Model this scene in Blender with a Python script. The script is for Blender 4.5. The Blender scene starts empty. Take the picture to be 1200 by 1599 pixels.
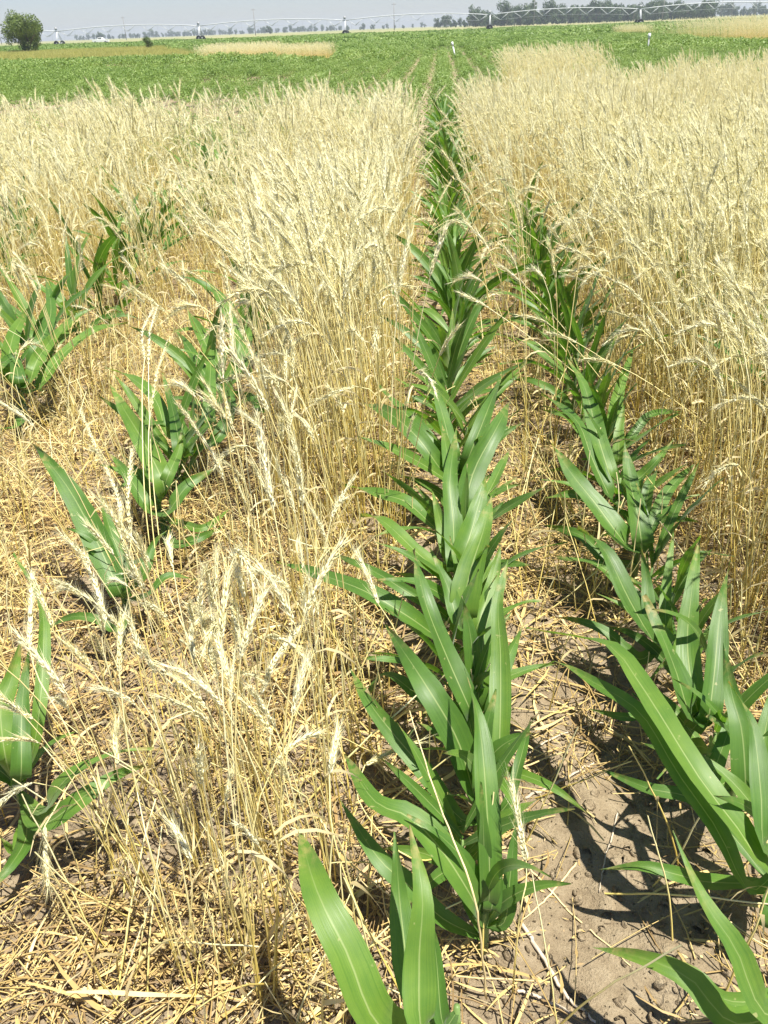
import bpy, math, random
import numpy as np
from mathutils import Vector, Matrix

random.seed(7)
rng = np.random.default_rng(11)
SC = bpy.context.scene
COL = SC.collection

# ------------------------------------------------------------------ camera
F, CX, CY, H = 1250.0, 600.0, 799.5, 1.5

def _d(px, py):
    return np.array([(px - CX) / F, (CY - py) / F, -1.0])
_Y = _d(690, 39.6); _Y /= np.linalg.norm(_Y)
_Z = np.cross(_Y, _d(0, 65.5)); _Z /= np.linalg.norm(_Z)
if _Z[1] < 0: _Z = -_Z
_X = np.cross(_Y, _Z)
R = np.array([_X, _Y, _Z])

def P(px, py, h=0.0):                      # the place at height h that is seen at a pixel of the photograph
    w = R @ _d(px, py); t = (h - H) / w[2]
    return np.array([w[0] * t, w[1] * t, h])

def along(px, dist):                       # ground point far out in the direction of a pixel column
    w = R @ _d(px, 65.5 - 0.0375 * px)
    return w[0] / w[1] * dist, dist

def depth(p):
    return -(R.T @ (np.array(p) - [0, 0, H]))[2]

cd = bpy.data.cameras.new('camera'); cam = bpy.data.objects.new('camera', cd); COL.objects.link(cam)
M4 = Matrix([list(R[0]) + [0], list(R[1]) + [0], list(R[2]) + [H], [0, 0, 0, 1]])
cam.matrix_world = M4
cd.sensor_fit = 'HORIZONTAL'; cd.sensor_width = 36; cd.lens = 36 * F / 1200
cd.clip_start = 0.02; cd.clip_end = 9000
SC.camera = cam

# ------------------------------------------------------------------ light
SUN_EL, SUN_AZ = math.radians(71), math.radians(118)       # azimuth measured clockwise from +Y
w = bpy.data.worlds.new('World'); SC.world = w; w.use_nodes = True
nt = w.node_tree; nt.nodes.clear()
sk = nt.nodes.new('ShaderNodeTexSky'); sk.sky_type = 'NISHITA'; sk.sun_disc = False
sk.sun_elevation = SUN_EL; sk.sun_rotation = SUN_AZ
sk.air_density = 1.0; sk.dust_density = 0.35; sk.altitude = 300
bg = nt.nodes.new('ShaderNodeBackground'); bg.inputs['Strength'].default_value = 0.052
ow = nt.nodes.new('ShaderNodeOutputWorld')
tint = nt.nodes.new('ShaderNodeMix'); tint.data_type = 'RGBA'; tint.blend_type = 'MULTIPLY'; tint.inputs[0].default_value = 1
tint.inputs[7].default_value = (0.90, 0.94, 1.17, 1); nt.links.new(sk.outputs[0], tint.inputs[6]); nt.links.new(tint.outputs[2], bg.inputs[0]); nt.links.new(bg.outputs[0], ow.inputs[0])
ld = bpy.data.lights.new('sun', 'SUN'); ld.energy = 5.0; ld.angle = math.radians(0.55); ld.color = (1, 0.95, 0.85)
sun = bpy.data.objects.new('sun', ld); COL.objects.link(sun)
sd = Vector((math.sin(SUN_AZ) * math.cos(SUN_EL), math.cos(SUN_AZ) * math.cos(SUN_EL), math.sin(SUN_EL)))
sun.rotation_euler = sd.to_track_quat('Z', 'Y').to_euler(); sun.location = (0, 0, 20)
vs = SC.view_settings
vs.view_transform = 'Standard'; vs.look = 'None'; vs.gamma = 1; vs.exposure = 1.05; vs.use_curve_mapping = False
SC.render.engine = 'CYCLES'
SC.render.resolution_x = 768; SC.render.resolution_y = 1024
SC.cycles.max_bounces = 6; SC.cycles.diffuse_bounces = 3; SC.cycles.transmission_bounces = 4
SC.cycles.transparent_max_bounces = 4; SC.cycles.volume_bounces = 0

# ------------------------------------------------------------------ helpers
def tag(o, label=None, cat=None, group=None, kind=None):
    if label: o['label'] = label
    if cat: o['category'] = cat
    if group: o['group'] = group
    if kind: o['kind'] = kind
    return o

def empty(name, loc=(0, 0, 0), rz=0.0, sc=1.0):
    o = bpy.data.objects.new(name, None); COL.objects.link(o)
    o.location = loc; o.rotation_euler = (0, 0, rz); o.scale = (sc, sc, sc); o.empty_display_size = 0.1
    return o

class MB:
    """collects verts, faces, face materials and uvs for one mesh"""
    def __init__(s): s.v = []; s.f = []; s.m = []; s.uv = []; s.n = 0
    def add(s, v, f, m=0, uv=None):
        k = s.n
        s.v.extend([tuple(map(float, q)) for q in v]); s.n += len(v)
        for q in f:
            s.f.append(tuple(i + k for i in q)); s.m.append(m)
            s.uv.append([uv[i] for i in q] if uv is not None else [(0.5, 0.5)] * len(q))
    def mesh(s, name, mats, smooth=True):
        me = bpy.data.meshes.new(name); me.from_pydata(s.v, [], s.f)
        for mt in mats: me.materials.append(mt)
        me.polygons.foreach_set('material_index', s.m)
        me.polygons.foreach_set('use_smooth', [smooth] * len(s.f))
        ul = me.uv_layers.new(name='UVMap')
        ul.data.foreach_set('uv', [c for q in s.uv for t in q for c in t])
        me.update(); return me
    def build(s, name, mats, parent=None, smooth=True):
        if not isinstance(mats, (list, tuple)): mats = [mats]
        return link(name, s.mesh(name, mats, smooth), parent)
    def box(s, c, h, m=0, ax=None):
        A = np.eye(3) if ax is None else np.array(ax)
        v = [np.array(c) + A.T @ (np.array(h) * np.array(q)) for q in
             [(-1,-1,-1),(1,-1,-1),(1,1,-1),(-1,1,-1),(-1,-1,1),(1,-1,1),(1,1,1),(-1,1,1)]]
        s.add(v, [(0,3,2,1),(4,5,6,7),(0,1,5,4),(1,2,6,5),(2,3,7,6),(3,0,4,7)], m)
    def tube(s, pts, rad, sides=4, m=0, cap=True, v0=0.0, v1=1.0):
        pts = np.array(pts, float); n = len(pts)
        if np.isscalar(rad): rad = [rad] * n
        V = []; UV = []
        T = np.gradient(pts, axis=0); T /= np.linalg.norm(T, axis=1)[:, None] + 1e-12
        ref = np.array([0.31, 0.95, 0.05]) if abs(T[0][2]) > 0.5 else np.array([0, 0, 1.0])
        for i in range(n):
            a = np.cross(T[i], ref); a /= np.linalg.norm(a) + 1e-12; b = np.cross(T[i], a)
            for k in range(sides):
                t = 2 * math.pi * k / sides
                V.append(pts[i] + rad[i] * (a * math.cos(t) + b * math.sin(t)))
                UV.append((k / sides, v0 + (v1 - v0) * i / (n - 1)))
        Fc = [(i * sides + k, i * sides + (k + 1) % sides, (i + 1) * sides + (k + 1) % sides, (i + 1) * sides + k)
              for i in range(n - 1) for k in range(sides)]
        if cap and sides > 2:
            Fc.append(tuple(range(sides))[::-1]); Fc.append(tuple((n - 1) * sides + k for k in range(sides)))
        s.add(V, Fc, m, UV)
    def bar(s, a, b, r, sides=4, m=0): s.tube([a, b], r, sides, m)

def link(name, me, parent=None):
    o = bpy.data.objects.new(name, me); COL.objects.link(o)
    if parent is not None: o.parent = parent
    return o

def copy_tree(o, parent=None):
    c = o.copy(); COL.objects.link(c); c.parent = parent
    for ch in list(o.children): copy_tree(ch, c)
    return c

def spline(pts, n):
    """Catmull-Rom through the points, n samples evenly spaced"""
    p = np.array(pts, float)
    if len(p) == 2: return np.array([p[0] + (p[1] - p[0]) * t for t in np.linspace(0, 1, n)])
    q = np.vstack([2 * p[0] - p[1], p, 2 * p[-1] - p[-2]]); out = []
    for i in range(1, len(q) - 2):
        for t in np.linspace(0, 1, 12, endpoint=False):
            a, b, c, d = q[i - 1], q[i], q[i + 1], q[i + 2]
            out.append(0.5 * ((2 * b) + (c - a) * t + (2 * a - 5 * b + 4 * c - d) * t * t + (3 * b - a - 3 * c + d) * t ** 3))
    out.append(p[-1]); out = np.array(out)
    L = np.concatenate([[0], np.cumsum(np.linalg.norm(np.diff(out, axis=0), axis=1))])
    s = np.linspace(0, L[-1], n)
    return np.stack([np.interp(s, L, out[:, k]) for k in range(3)], 1)

# ------------------------------------------------------------------ materials
def mat(name):
    m = bpy.data.materials.new(name); m.use_nodes = True; t = m.node_tree; t.nodes.clear()
    return m, t, t.nodes, t.links

def N(nodes, kind, **kw):
    n = nodes.new(kind)
    for k, v in kw.items(): setattr(n, k, v)
    return n

def ramp(nodes, stops, interp='LINEAR'):
    r = nodes.new('ShaderNodeValToRGB'); r.color_ramp.interpolation = interp
    e = r.color_ramp.elements
    while len(e) < len(stops): e.new(0.5)
    for i, (p, c) in enumerate(stops):
        e[i].position = p; e[i].color = (*c, 1) if len(c) == 3 else c
    return r

def mixc(nodes, links, fac, a, b, mode='MIX'):
    n = nodes.new('ShaderNodeMix'); n.data_type = 'RGBA'; n.blend_type = mode
    for sock, val in ((n.inputs[0], fac), (n.inputs[6], a), (n.inputs[7], b)):
        if hasattr(val, 'links') or isinstance(val, bpy.types.NodeSocket): links.new(val, sock)
        elif isinstance(val, (int, float)): sock.default_value = val
        else: sock.default_value = (*val, 1)
    return n.outputs[2]

def math_(nodes, links, op, a, b=None, c=None):
    n = nodes.new('ShaderNodeMath'); n.operation = op
    for i, v in enumerate((a, b, c)):
        if v is None: continue
        if isinstance(v, (int, float)): n.inputs[i].default_value = v
        else: links.new(v, n.inputs[i])
    return n.outputs[0]

def simple(name, col, rough=0.6, var=0.25, scale=30, metal=0.0):
    m, t, n, l = mat(name)
    p = n.new('ShaderNodeBsdfPrincipled'); o = n.new('ShaderNodeOutputMaterial')
    tc = n.new('ShaderNodeTexCoord'); ns = n.new('ShaderNodeTexNoise'); ns.inputs['Scale'].default_value = scale
    ns.inputs['Detail'].default_value = 5
    l.new(tc.outputs['Object'], ns.inputs['Vector'])
    r = ramp(n, [(0.3, tuple(c * (1 - var) for c in col)), (0.7, tuple(min(1, c * (1 + var)) for c in col))])
    l.new(ns.outputs[0], r.inputs[0]); l.new(r.outputs[0], p.inputs['Base Color'])
    p.inputs['Roughness'].default_value = rough; p.inputs['Metallic'].default_value = metal
    l.new(p.outputs[0], o.inputs[0]); return m

def leafy(name, ramp_stops, rough=0.45, trans=0.35, tcol=None, spec=0.5, veins=None):
    """thin plant material: colour picked per copy, part of the light passes through"""
    m, t, n, l = mat(name)
    o = n.new('ShaderNodeOutputMaterial'); p = n.new('ShaderNodeBsdfPrincipled')
    oi = n.new('ShaderNodeObjectInfo'); geo = n.new('ShaderNodeNewGeometry')
    tc = n.new('ShaderNodeTexCoord'); ns = n.new('ShaderNodeTexNoise')
    ns.inputs['Scale'].default_value = 14; ns.inputs['Detail'].default_value = 3
    l.new(geo.outputs['Position'], ns.inputs['Vector'])
    isl = geo.outputs['Random Per Island']
    f = math_(n, l, 'MULTIPLY', isl, 0.5)
    f = math_(n, l, 'MULTIPLY_ADD', oi.outputs['Random'], 0.3, f)
    f = math_(n, l, 'MULTIPLY_ADD', ns.outputs[0], 0.2, f)
    r = ramp(n, ramp_stops); l.new(f, r.inputs[0]); col = r.outputs[0]
    l.new(col, p.inputs['Base Color']); p.inputs['Roughness'].default_value = rough
    p.inputs['Specular IOR Level'].default_value = spec
    tr = n.new('ShaderNodeBsdfTranslucent')
    l.new(mixc(n, l, 1.0, col, tcol or (1, 1, 1), 'MULTIPLY'), tr.inputs[0])
    mx = n.new('ShaderNodeMixShader'); mx.inputs[0].default_value = trans
    l.new(p.outputs[0], mx.inputs[1]); l.new(tr.outputs[0], mx.inputs[2]); l.new(mx.outputs[0], o.inputs[0])
    return m

def maize_leaf_mat():
    m, t, n, l = mat('maize_leaf')
    o = n.new('ShaderNodeOutputMaterial'); p = n.new('ShaderNodeBsdfPrincipled')
    uv = n.new('ShaderNodeUVMap'); sx = n.new('ShaderNodeSeparateXYZ'); l.new(uv.outputs[0], sx.inputs[0])
    oi = n.new('ShaderNodeObjectInfo'); geo = n.new('ShaderNodeNewGeometry')
    # broad mottling + fine lengthwise veins
    ns = n.new('ShaderNodeTexNoise'); ns.inputs['Scale'].default_value = 22; ns.inputs['Detail'].default_value = 4
    l.new(geo.outputs['Position'], ns.inputs['Vector'])
    cmb = n.new('ShaderNodeCombineXYZ')
    l.new(math_(n, l, 'MULTIPLY', sx.outputs[0], 46.0), cmb.inputs[0])
    l.new(math_(n, l, 'MULTIPLY_ADD', sx.outputs[1], 1.6, math_(n, l, 'MULTIPLY', oi.outputs['Random'], 40.0)), cmb.inputs[1])
    vn = n.new('ShaderNodeTexNoise'); vn.inputs['Scale'].default_value = 1.0; vn.inputs['Detail'].default_value = 2
    l.new(cmb.outputs[0], vn.inputs['Vector'])
    r = ramp(n, [(0.22, (0.045, 0.115, 0.011)), (0.5, (0.079, 0.182, 0.019)), (0.78, (0.15, 0.26, 0.028))])
    f = math_(n, l, 'MULTIPLY', ns.outputs[0], 0.45)
    f = math_(n, l, 'MULTIPLY_ADD', vn.outputs[0], 0.45, math_(n, l, 'SUBTRACT', f, 0.07))
    f = math_(n, l, 'MULTIPLY_ADD', oi.outputs['Random'], 0.28, f)
    l.new(f, r.inputs[0])
    ax = math_(n, l, 'ABSOLUTE', math_(n, l, 'SUBTRACT', sx.outputs[0], 0.5))
    mr = ramp(n, [(0.0, (1, 1, 1)), (0.014, (0.8, 0.8, 0.8)), (0.034, (0, 0, 0))]); l.new(ax, mr.inputs[0])
    fade = ramp(n, [(0.0, (1, 1, 1)), (0.6, (0.75, 0.75, 0.75)), (0.95, (0.0, 0, 0))]); l.new(sx.outputs[1], fade.inputs[0])
    mf = math_(n, l, 'MULTIPLY', mr.outputs[0], fade.outputs[0])
    c1 = mixc(n, l, mf, r.outputs[0], (0.32, 0.4, 0.15))
    # pale streaks and a scorched tip on some leaves
    sn = n.new('ShaderNodeTexNoise'); sn.inputs['Scale'].default_value = 55; sn.inputs['Detail'].default_value = 3
    l.new(geo.outputs['Position'], sn.inputs['Vector'])
    tipf = math_(n, l, 'MULTIPLY', ramp_out(n, l, sx.outputs[1], 0.8, 0.97), ramp_out(n, l, sn.outputs[0], 0.45, 0.62))
    c2 = mixc(n, l, math_(n, l, 'MULTIPLY', tipf, 0.8), c1, (0.42, 0.34, 0.13))
    spot = math_(n, l, 'MULTIPLY', ramp_out(n, l, sn.outputs[0], 0.7, 0.75), 0.6)
    c3 = mixc(n, l, spot, c2, (0.42, 0.4, 0.18))
    l.new(c3, p.inputs['Base Color'])
    rr = ramp(n, [(0.3, (0.4, 0.4, 0.4)), (0.7, (0.58, 0.58, 0.58))]); l.new(vn.outputs[0], rr.inputs[0])
    l.new(rr.outputs[0], p.inputs['Roughness']); p.inputs['Specular IOR Level'].default_value = 0.6
    p.inputs['Sheen Weight'].default_value = 0.15
    bm = n.new('ShaderNodeBump'); bm.inputs['Strength'].default_value = 0.35; bm.inputs['Distance'].default_value = 0.0012
    l.new(vn.outputs[0], bm.inputs['Height']); l.new(bm.outputs[0], p.inputs['Normal'])
    tr = n.new('ShaderNodeBsdfTranslucent'); l.new(mixc(n, l, 1.0, c3, (1.3, 1.5, 0.5), 'MULTIPLY'), tr.inputs[0])
    mx = n.new('ShaderNodeMixShader'); mx.inputs[0].default_value = 0.36
    l.new(p.outputs[0], mx.inputs[1]); l.new(tr.outputs[0], mx.inputs[2]); l.new(mx.outputs[0], o.inputs[0])
    return m

def ramp_out(n, l, sock, a, b):
    mr = n.new('ShaderNodeMapRange'); mr.inputs[1].default_value = a; mr.inputs[2].default_value = b
    l.new(sock, mr.inputs[0]); return mr.outputs[0]

def stem_mat():
    m, t, n, l = mat('rye_straw')
    o = n.new('ShaderNodeOutputMaterial'); p = n.new('ShaderNodeBsdfPrincipled')
    uv = n.new('ShaderNodeUVMap'); sx = n.new('ShaderNodeSeparateXYZ'); l.new(uv.outputs[0], sx.inputs[0])
    oi = n.new('ShaderNodeObjectInfo')
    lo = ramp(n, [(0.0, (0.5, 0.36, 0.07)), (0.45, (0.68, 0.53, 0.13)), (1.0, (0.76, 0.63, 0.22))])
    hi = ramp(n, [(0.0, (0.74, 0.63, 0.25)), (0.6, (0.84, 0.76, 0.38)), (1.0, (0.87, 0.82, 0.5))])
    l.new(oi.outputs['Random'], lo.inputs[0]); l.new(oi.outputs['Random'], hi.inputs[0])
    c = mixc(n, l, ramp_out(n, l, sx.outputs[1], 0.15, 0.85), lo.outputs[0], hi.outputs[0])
    l.new(c, p.inputs['Base Color']); p.inputs['Roughness'].default_value = 0.38
    p.inputs['Specular IOR Level'].default_value = 0.6
    l.new(p.outputs[0], o.inputs[0]); return m

MAIZE = maize_leaf_mat()
STALK = leafy('maize_stalk', [(0.2, (0.10, 0.19, 0.05)), (0.8, (0.22, 0.32, 0.10))], 0.5, 0.1)
STRAW = stem_mat()
EAR = leafy('rye_ear', [(0.1, (0.8, 0.72, 0.35)), (0.4, (0.88, 0.84, 0.52)), (0.85, (0.9, 0.88, 0.66))], 0.5, 0.3)
DRYLEAF = leafy('dry_leaf', [(0.1, (0.5, 0.37, 0.16)), (0.5, (0.72, 0.6, 0.32)), (0.9, (0.84, 0.76, 0.5))], 0.55, 0.35)
LITTER = leafy('litter_straw', [(0.12, (0.15, 0.1, 0.055)), (0.36, (0.34, 0.23, 0.095)), (0.58, (0.56, 0.41, 0.15)), (0.78, (0.67, 0.52, 0.23)), (0.97, (0.78, 0.7, 0.45))], 0.5, 0.15)
CROP = leafy('bean_leaf', [(0.15, (0.075, 0.14, 0.018)), (0.45, (0.15, 0.25, 0.035)), (0.85, (0.3, 0.4, 0.11))], 0.45, 0.35)
FARLEAF = leafy('tree_leaf', [(0.15, (0.035, 0.07, 0.02)), (0.5, (0.055, 0.1, 0.028)), (0.9, (0.09, 0.14, 0.04))], 0.6, 0.2)
BARK = simple('bark', (0.16, 0.12, 0.09), 0.9)
WHITE = simple('white_paint', (0.78, 0.8, 0.8), 0.4, 0.06)
GALV = simple('galvanised_steel', (0.55, 0.57, 0.58), 0.5, 0.1)
DARK = simple('dark_rubber', (0.03, 0.03, 0.032), 0.8)
GREY = simple('grey_weathered_wood', (0.22, 0.21, 0.2), 0.85)
STEEL = simple('grey_steel', (0.35, 0.36, 0.37), 0.5)
GLASS = simple('dark_glass', (0.05, 0.06, 0.07), 0.1)

def ground_mat():
    m, t, n, l = mat('dry_soil')
    o = n.new('ShaderNodeOutputMaterial'); p = n.new('ShaderNodeBsdfPrincipled')
    tc = n.new('ShaderNodeTexCoord'); pos = tc.outputs['Object']
    def noise(s, d=6, rgh=0.6):
        k = n.new('ShaderNodeTexNoise'); k.inputs['Scale'].default_value = s; k.inputs['Detail'].default_value = d
        k.inputs['Roughness'].default_value = rgh; l.new(pos, k.inputs['Vector']); return k.outputs[0]
    a, b, c = noise(3.1), noise(26, 8, 0.7), noise(240, 3)
    r = ramp(n, [(0.34, (0.17, 0.125, 0.078)), (0.5, (0.31, 0.245, 0.158)), (0.66, (0.42, 0.345, 0.235))])
    f = math_(n, l, 'MULTIPLY', a, 0.35); f = math_(n, l, 'MULTIPLY_ADD', b, 0.5, f); f = math_(n, l, 'MULTIPLY_ADD', c, 0.15, f)
    l.new(f, r.inputs[0])
    # wandering cracks in the crust
    vo = n.new('ShaderNodeTexVoronoi'); vo.feature = 'DISTANCE_TO_EDGE'; vo.inputs['Scale'].default_value = 9
    wv = n.new('ShaderNodeVectorMath'); wv.operation = 'ADD'
    nn = n.new('ShaderNodeTexNoise'); nn.inputs['Scale'].default_value = 7; nn.inputs['Detail'].default_value = 4; l.new(pos, nn.inputs['Vector'])
    sc = n.new('ShaderNodeVectorMath'); sc.operation = 'SCALE'; sc.inputs['Scale'].default_value = 0.22
    l.new(nn.outputs[1], sc.inputs[0]); l.new(pos, wv.inputs[0]); l.new(sc.outputs[0], wv.inputs[1]); l.new(wv.outputs[0], vo.inputs['Vector'])
    crack = ramp_out(n, l, vo.outputs['Distance'], 0.0, 0.035)
    col = mixc(n, l, math_(n, l, 'MULTIPLY', math_(n, l, 'SUBTRACT', 1.0, crack), math_(n, l, 'MULTIPLY', ramp_out(n, l, a, 0.5, 0.7), 0.5)), r.outputs[0], (0.1, 0.07, 0.05))
    l.new(col, p.inputs['Base Color']); p.inputs['Roughness'].default_value = 0.95
    p.inputs['Specular IOR Level'].default_value = 0.15
    h = math_(n, l, 'MULTIPLY_ADD', b, 1.0, math_(n, l, 'MULTIPLY_ADD', c, 0.25, math_(n, l, 'MULTIPLY', crack, math_(n, l, 'MULTIPLY', ramp_out(n, l, a, 0.5, 0.7), 0.45))))
    bm = n.new('ShaderNodeBump'); bm.inputs['Strength'].default_value = 1.0; bm.inputs['Distance'].default_value = 0.02
    l.new(h, bm.inputs['Height']); l.new(bm.outputs[0], p.inputs['Normal'])
    l.new(p.outputs[0], o.inputs[0]); return m

def field_mat(name, stops, scale=0.4, stretch=(1, 1, 1), bump=0.0):
    m, t, n, l = mat(name)
    o = n.new('ShaderNodeOutputMaterial'); p = n.new('ShaderNodeBsdfPrincipled')
    tc = n.new('ShaderNodeTexCoord'); mp = n.new('ShaderNodeMapping'); mp.inputs['Scale'].default_value = stretch
    l.new(tc.outputs['Object'], mp.inputs[0])
    k = n.new('ShaderNodeTexNoise'); k.inputs['Scale'].default_value = scale; k.inputs['Detail'].default_value = 9
    k.inputs['Roughness'].default_value = 0.7; l.new(mp.outputs[0], k.inputs['Vector'])
    r = ramp(n, stops); l.new(k.outputs[0], r.inputs[0]); l.new(r.outputs[0], p.inputs['Base Color'])
    p.inputs['Roughness'].default_value = 0.95; p.inputs['Specular IOR Level'].default_value = 0.1
    if bump:
        bm = n.new('ShaderNodeBump'); bm.inputs['Distance'].default_value = bump; l.new(k.outputs[0], bm.inputs['Height']); l.new(bm.outputs[0], p.inputs['Normal'])
    l.new(p.outputs[0], o.inputs[0]); return m

# ------------------------------------------------------------------ ground
def vnoise(x, y, s, seed):
    g = np.random.default_rng(seed).random((64, 64))
    u, v = x * s + 1000, y * s + 1000
    i, j = np.floor(u).astype(int), np.floor(v).astype(int); a, b = u - i, v - j
    a = a * a * (3 - 2 * a); b = b * b * (3 - 2 * b)
    q = lambda p, r: g[p % 64, r % 64]
    return (q(i, j) * (1 - a) * (1 - b) + q(i + 1, j) * a * (1 - b) + q(i, j + 1) * (1 - a) * b + q(i + 1, j + 1) * a * b) - 0.5

def gz(x, y):
    x = np.asarray(x, float); y = np.asarray(y, float)
    fade = np.clip(1 - (y - 10) / 20, 0, 1) * np.clip(1 - (np.abs(x) - 6) / 12, 0, 1)
    z = 0.05 * vnoise(x, y, 1.3, 1) + 0.03 * vnoise(x, y, 4.5, 2) + 0.022 * vnoise(x, y, 14, 3) + 0.013 * vnoise(x, y, 33, 4)
    return (z - 0.01) * fade

def graded(a, fine, grow, end):
    out = [a]; s = fine
    while out[-1] < end: out.append(out[-1] + s); s *= grow
    return out
xs = list(np.arange(-2.6, 1.7, 0.017)); xr = graded(1.7, 0.02, 1.12, 3600)[1:]
xs = [-2.6 - (q - 1.7) for q in xr][::-1] + xs + xr
ys = list(np.arange(0.3, 4.2, 0.017)); ys = [0.3 - (q - 4.2) for q in graded(4.2, 0.05, 1.6, 80)[1:]][::-1] + ys + graded(4.2, 0.018, 1.045, 3600)[1:]
GX, GY = np.meshgrid(np.array(xs), np.array(ys)); GZ = gz(GX, GY)
nx, ny = len(xs), len(ys)
me = bpy.data.meshes.new('ground')
me.vertices.add(nx * ny); me.vertices.foreach_set('co', np.stack([GX, GY, GZ], -1).ravel())
ii = np.arange(nx - 1)[None, :] + nx * np.arange(ny - 1)[:, None]
fa = np.stack([ii, ii + 1, ii + 1 + nx, ii + nx], -1).reshape(-1, 4)
me.loops.add(fa.size); me.loops.foreach_set('vertex_index', fa.ravel())
me.polygons.add(len(fa)); me.polygons.foreach_set('loop_start', np.arange(len(fa)) * 4)
me.polygons.foreach_set('use_smooth', np.ones(len(fa), bool)); me.update(calc_edges=True)
me.materials.append(ground_mat())
tag(link('ground', me), kind='structure')

def sheet(name, poly, z, m):
    b = MB(); b.add([(x, y, z) for x, y in poly], [tuple(range(len(poly)))]); o = b.build(name, m, smooth=False)
    return tag(o, kind='structure')
sheet('crop_field', [(-400, 60), (400, 60), (400, 262), (-400, 262)], 0.004, field_mat('crop_ground', [(0.35, (0.07, 0.12, 0.035)), (0.6, (0.15, 0.17, 0.07))], 0.3, (1, 0.3, 1)))
sheet('grass_verge', [(-120, 62), (-16, 62), (-40, 132), (-160, 132)], 0.008, field_mat('dry_grass', [(0.3, (0.26, 0.29, 0.07)), (0.6, (0.42, 0.4, 0.13))], 0.5, (1, 0.4, 1)))
sheet('stubble_field', [(-3500, 262), (3500, 262), (3500, 3400), (-3500, 3400)], 0.004, field_mat('stubble', [(0.3, (0.14, 0.19, 0.06)), (0.5, (0.26, 0.26, 0.12)), (0.7, (0.36, 0.31, 0.18))], 0.012, (0.5, 1, 1)))
sheet('farm_track', [(-120, 268), (300, 268), (300, 284), (-120, 284)], 0.012, field_mat('track', [(0.3, (0.42, 0.4, 0.28)), (0.7, (0.55, 0.52, 0.38))], 0.2))

# ------------------------------------------------------------------ maize
def leaf_mesh(pts, W, roll=0.0, fold=0.3, nseg=16, twist=0.0, seed=0, nref=None, mb=None, wpow=1.0):
    """pts world/local centre line from stalk to tip; W greatest width; nref(p) rough direction the face looks to"""
    rr = np.random.default_rng(seed)
    c = spline(pts, nseg + 1)
    T = np.gradient(c, axis=0); T /= np.linalg.norm(T, axis=1)[:, None]
    V = []; UV = []; prev = None
    ph = rr.random() * 6
    for i in range(nseg + 1):
        t = i / nseg
        ref = np.array([0, 0, 1.0]) if nref is None else nref(c[i])
        if abs(ref @ T[i]) > 0.97: ref = ref + np.array([0, -0.3, 0])
        s = np.cross(T[i], ref); s /= np.linalg.norm(s) + 1e-9
        if prev is not None:
            if s @ prev < 0: s = -s
            s = 0.55 * s + 0.45 * prev; s -= (s @ T[i]) * T[i]; s /= np.linalg.norm(s)
        prev = s; nn = np.cross(s, T[i])
        if nn[2] < 0: nn = -nn
        a = roll + twist * t
        s2 = s * math.cos(a) + nn * math.sin(a); n2 = nn * math.cos(a) - s * math.sin(a)
        prof = (0.32 + 0.68 * math.sin(min(1, t / 0.42) * math.pi / 2)) if t < 0.42 else max(0.0, 1 - ((t - 0.42) / 0.58) ** (1.75 * wpow)) 
        w = W * 0.5 * max(prof * (1 + rr.normal(0, 0.025)), 0.015)
        fo = fold * (1.25 - 0.8 * t)
        for k, u in enumerate((-1, -0.52, 0, 0.52, 1)):
            wave = 0.1 * W * math.sin(13 * t + ph + (0 if u < 0 else 2.1)) * abs(u) ** 2 * (0.3 + t)
            V.append(c[i] + s2 * (u * w * math.cos(fo * abs(u))) + n2 * (abs(u) * w * math.sin(fo) + wave))
            UV.append((0.5 + 0.5 * u, t))
    Fc = [(i * 5 + k, i * 5 + k + 1, (i + 1) * 5 + k + 1, (i + 1) * 5 + k) for i in range(nseg) for k in range(4)]
    b = mb or MB(); b.add(V, Fc, 0, UV); return b

def stalk_mb(top, r=0.009):
    b = MB(); top = np.array(top)
    b.tube([(0, 0, -0.02), top * 0.25, top * 0.6, top], [r * 1.1, r, r * 0.85, r * 0.5], 8)
    return b

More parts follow.
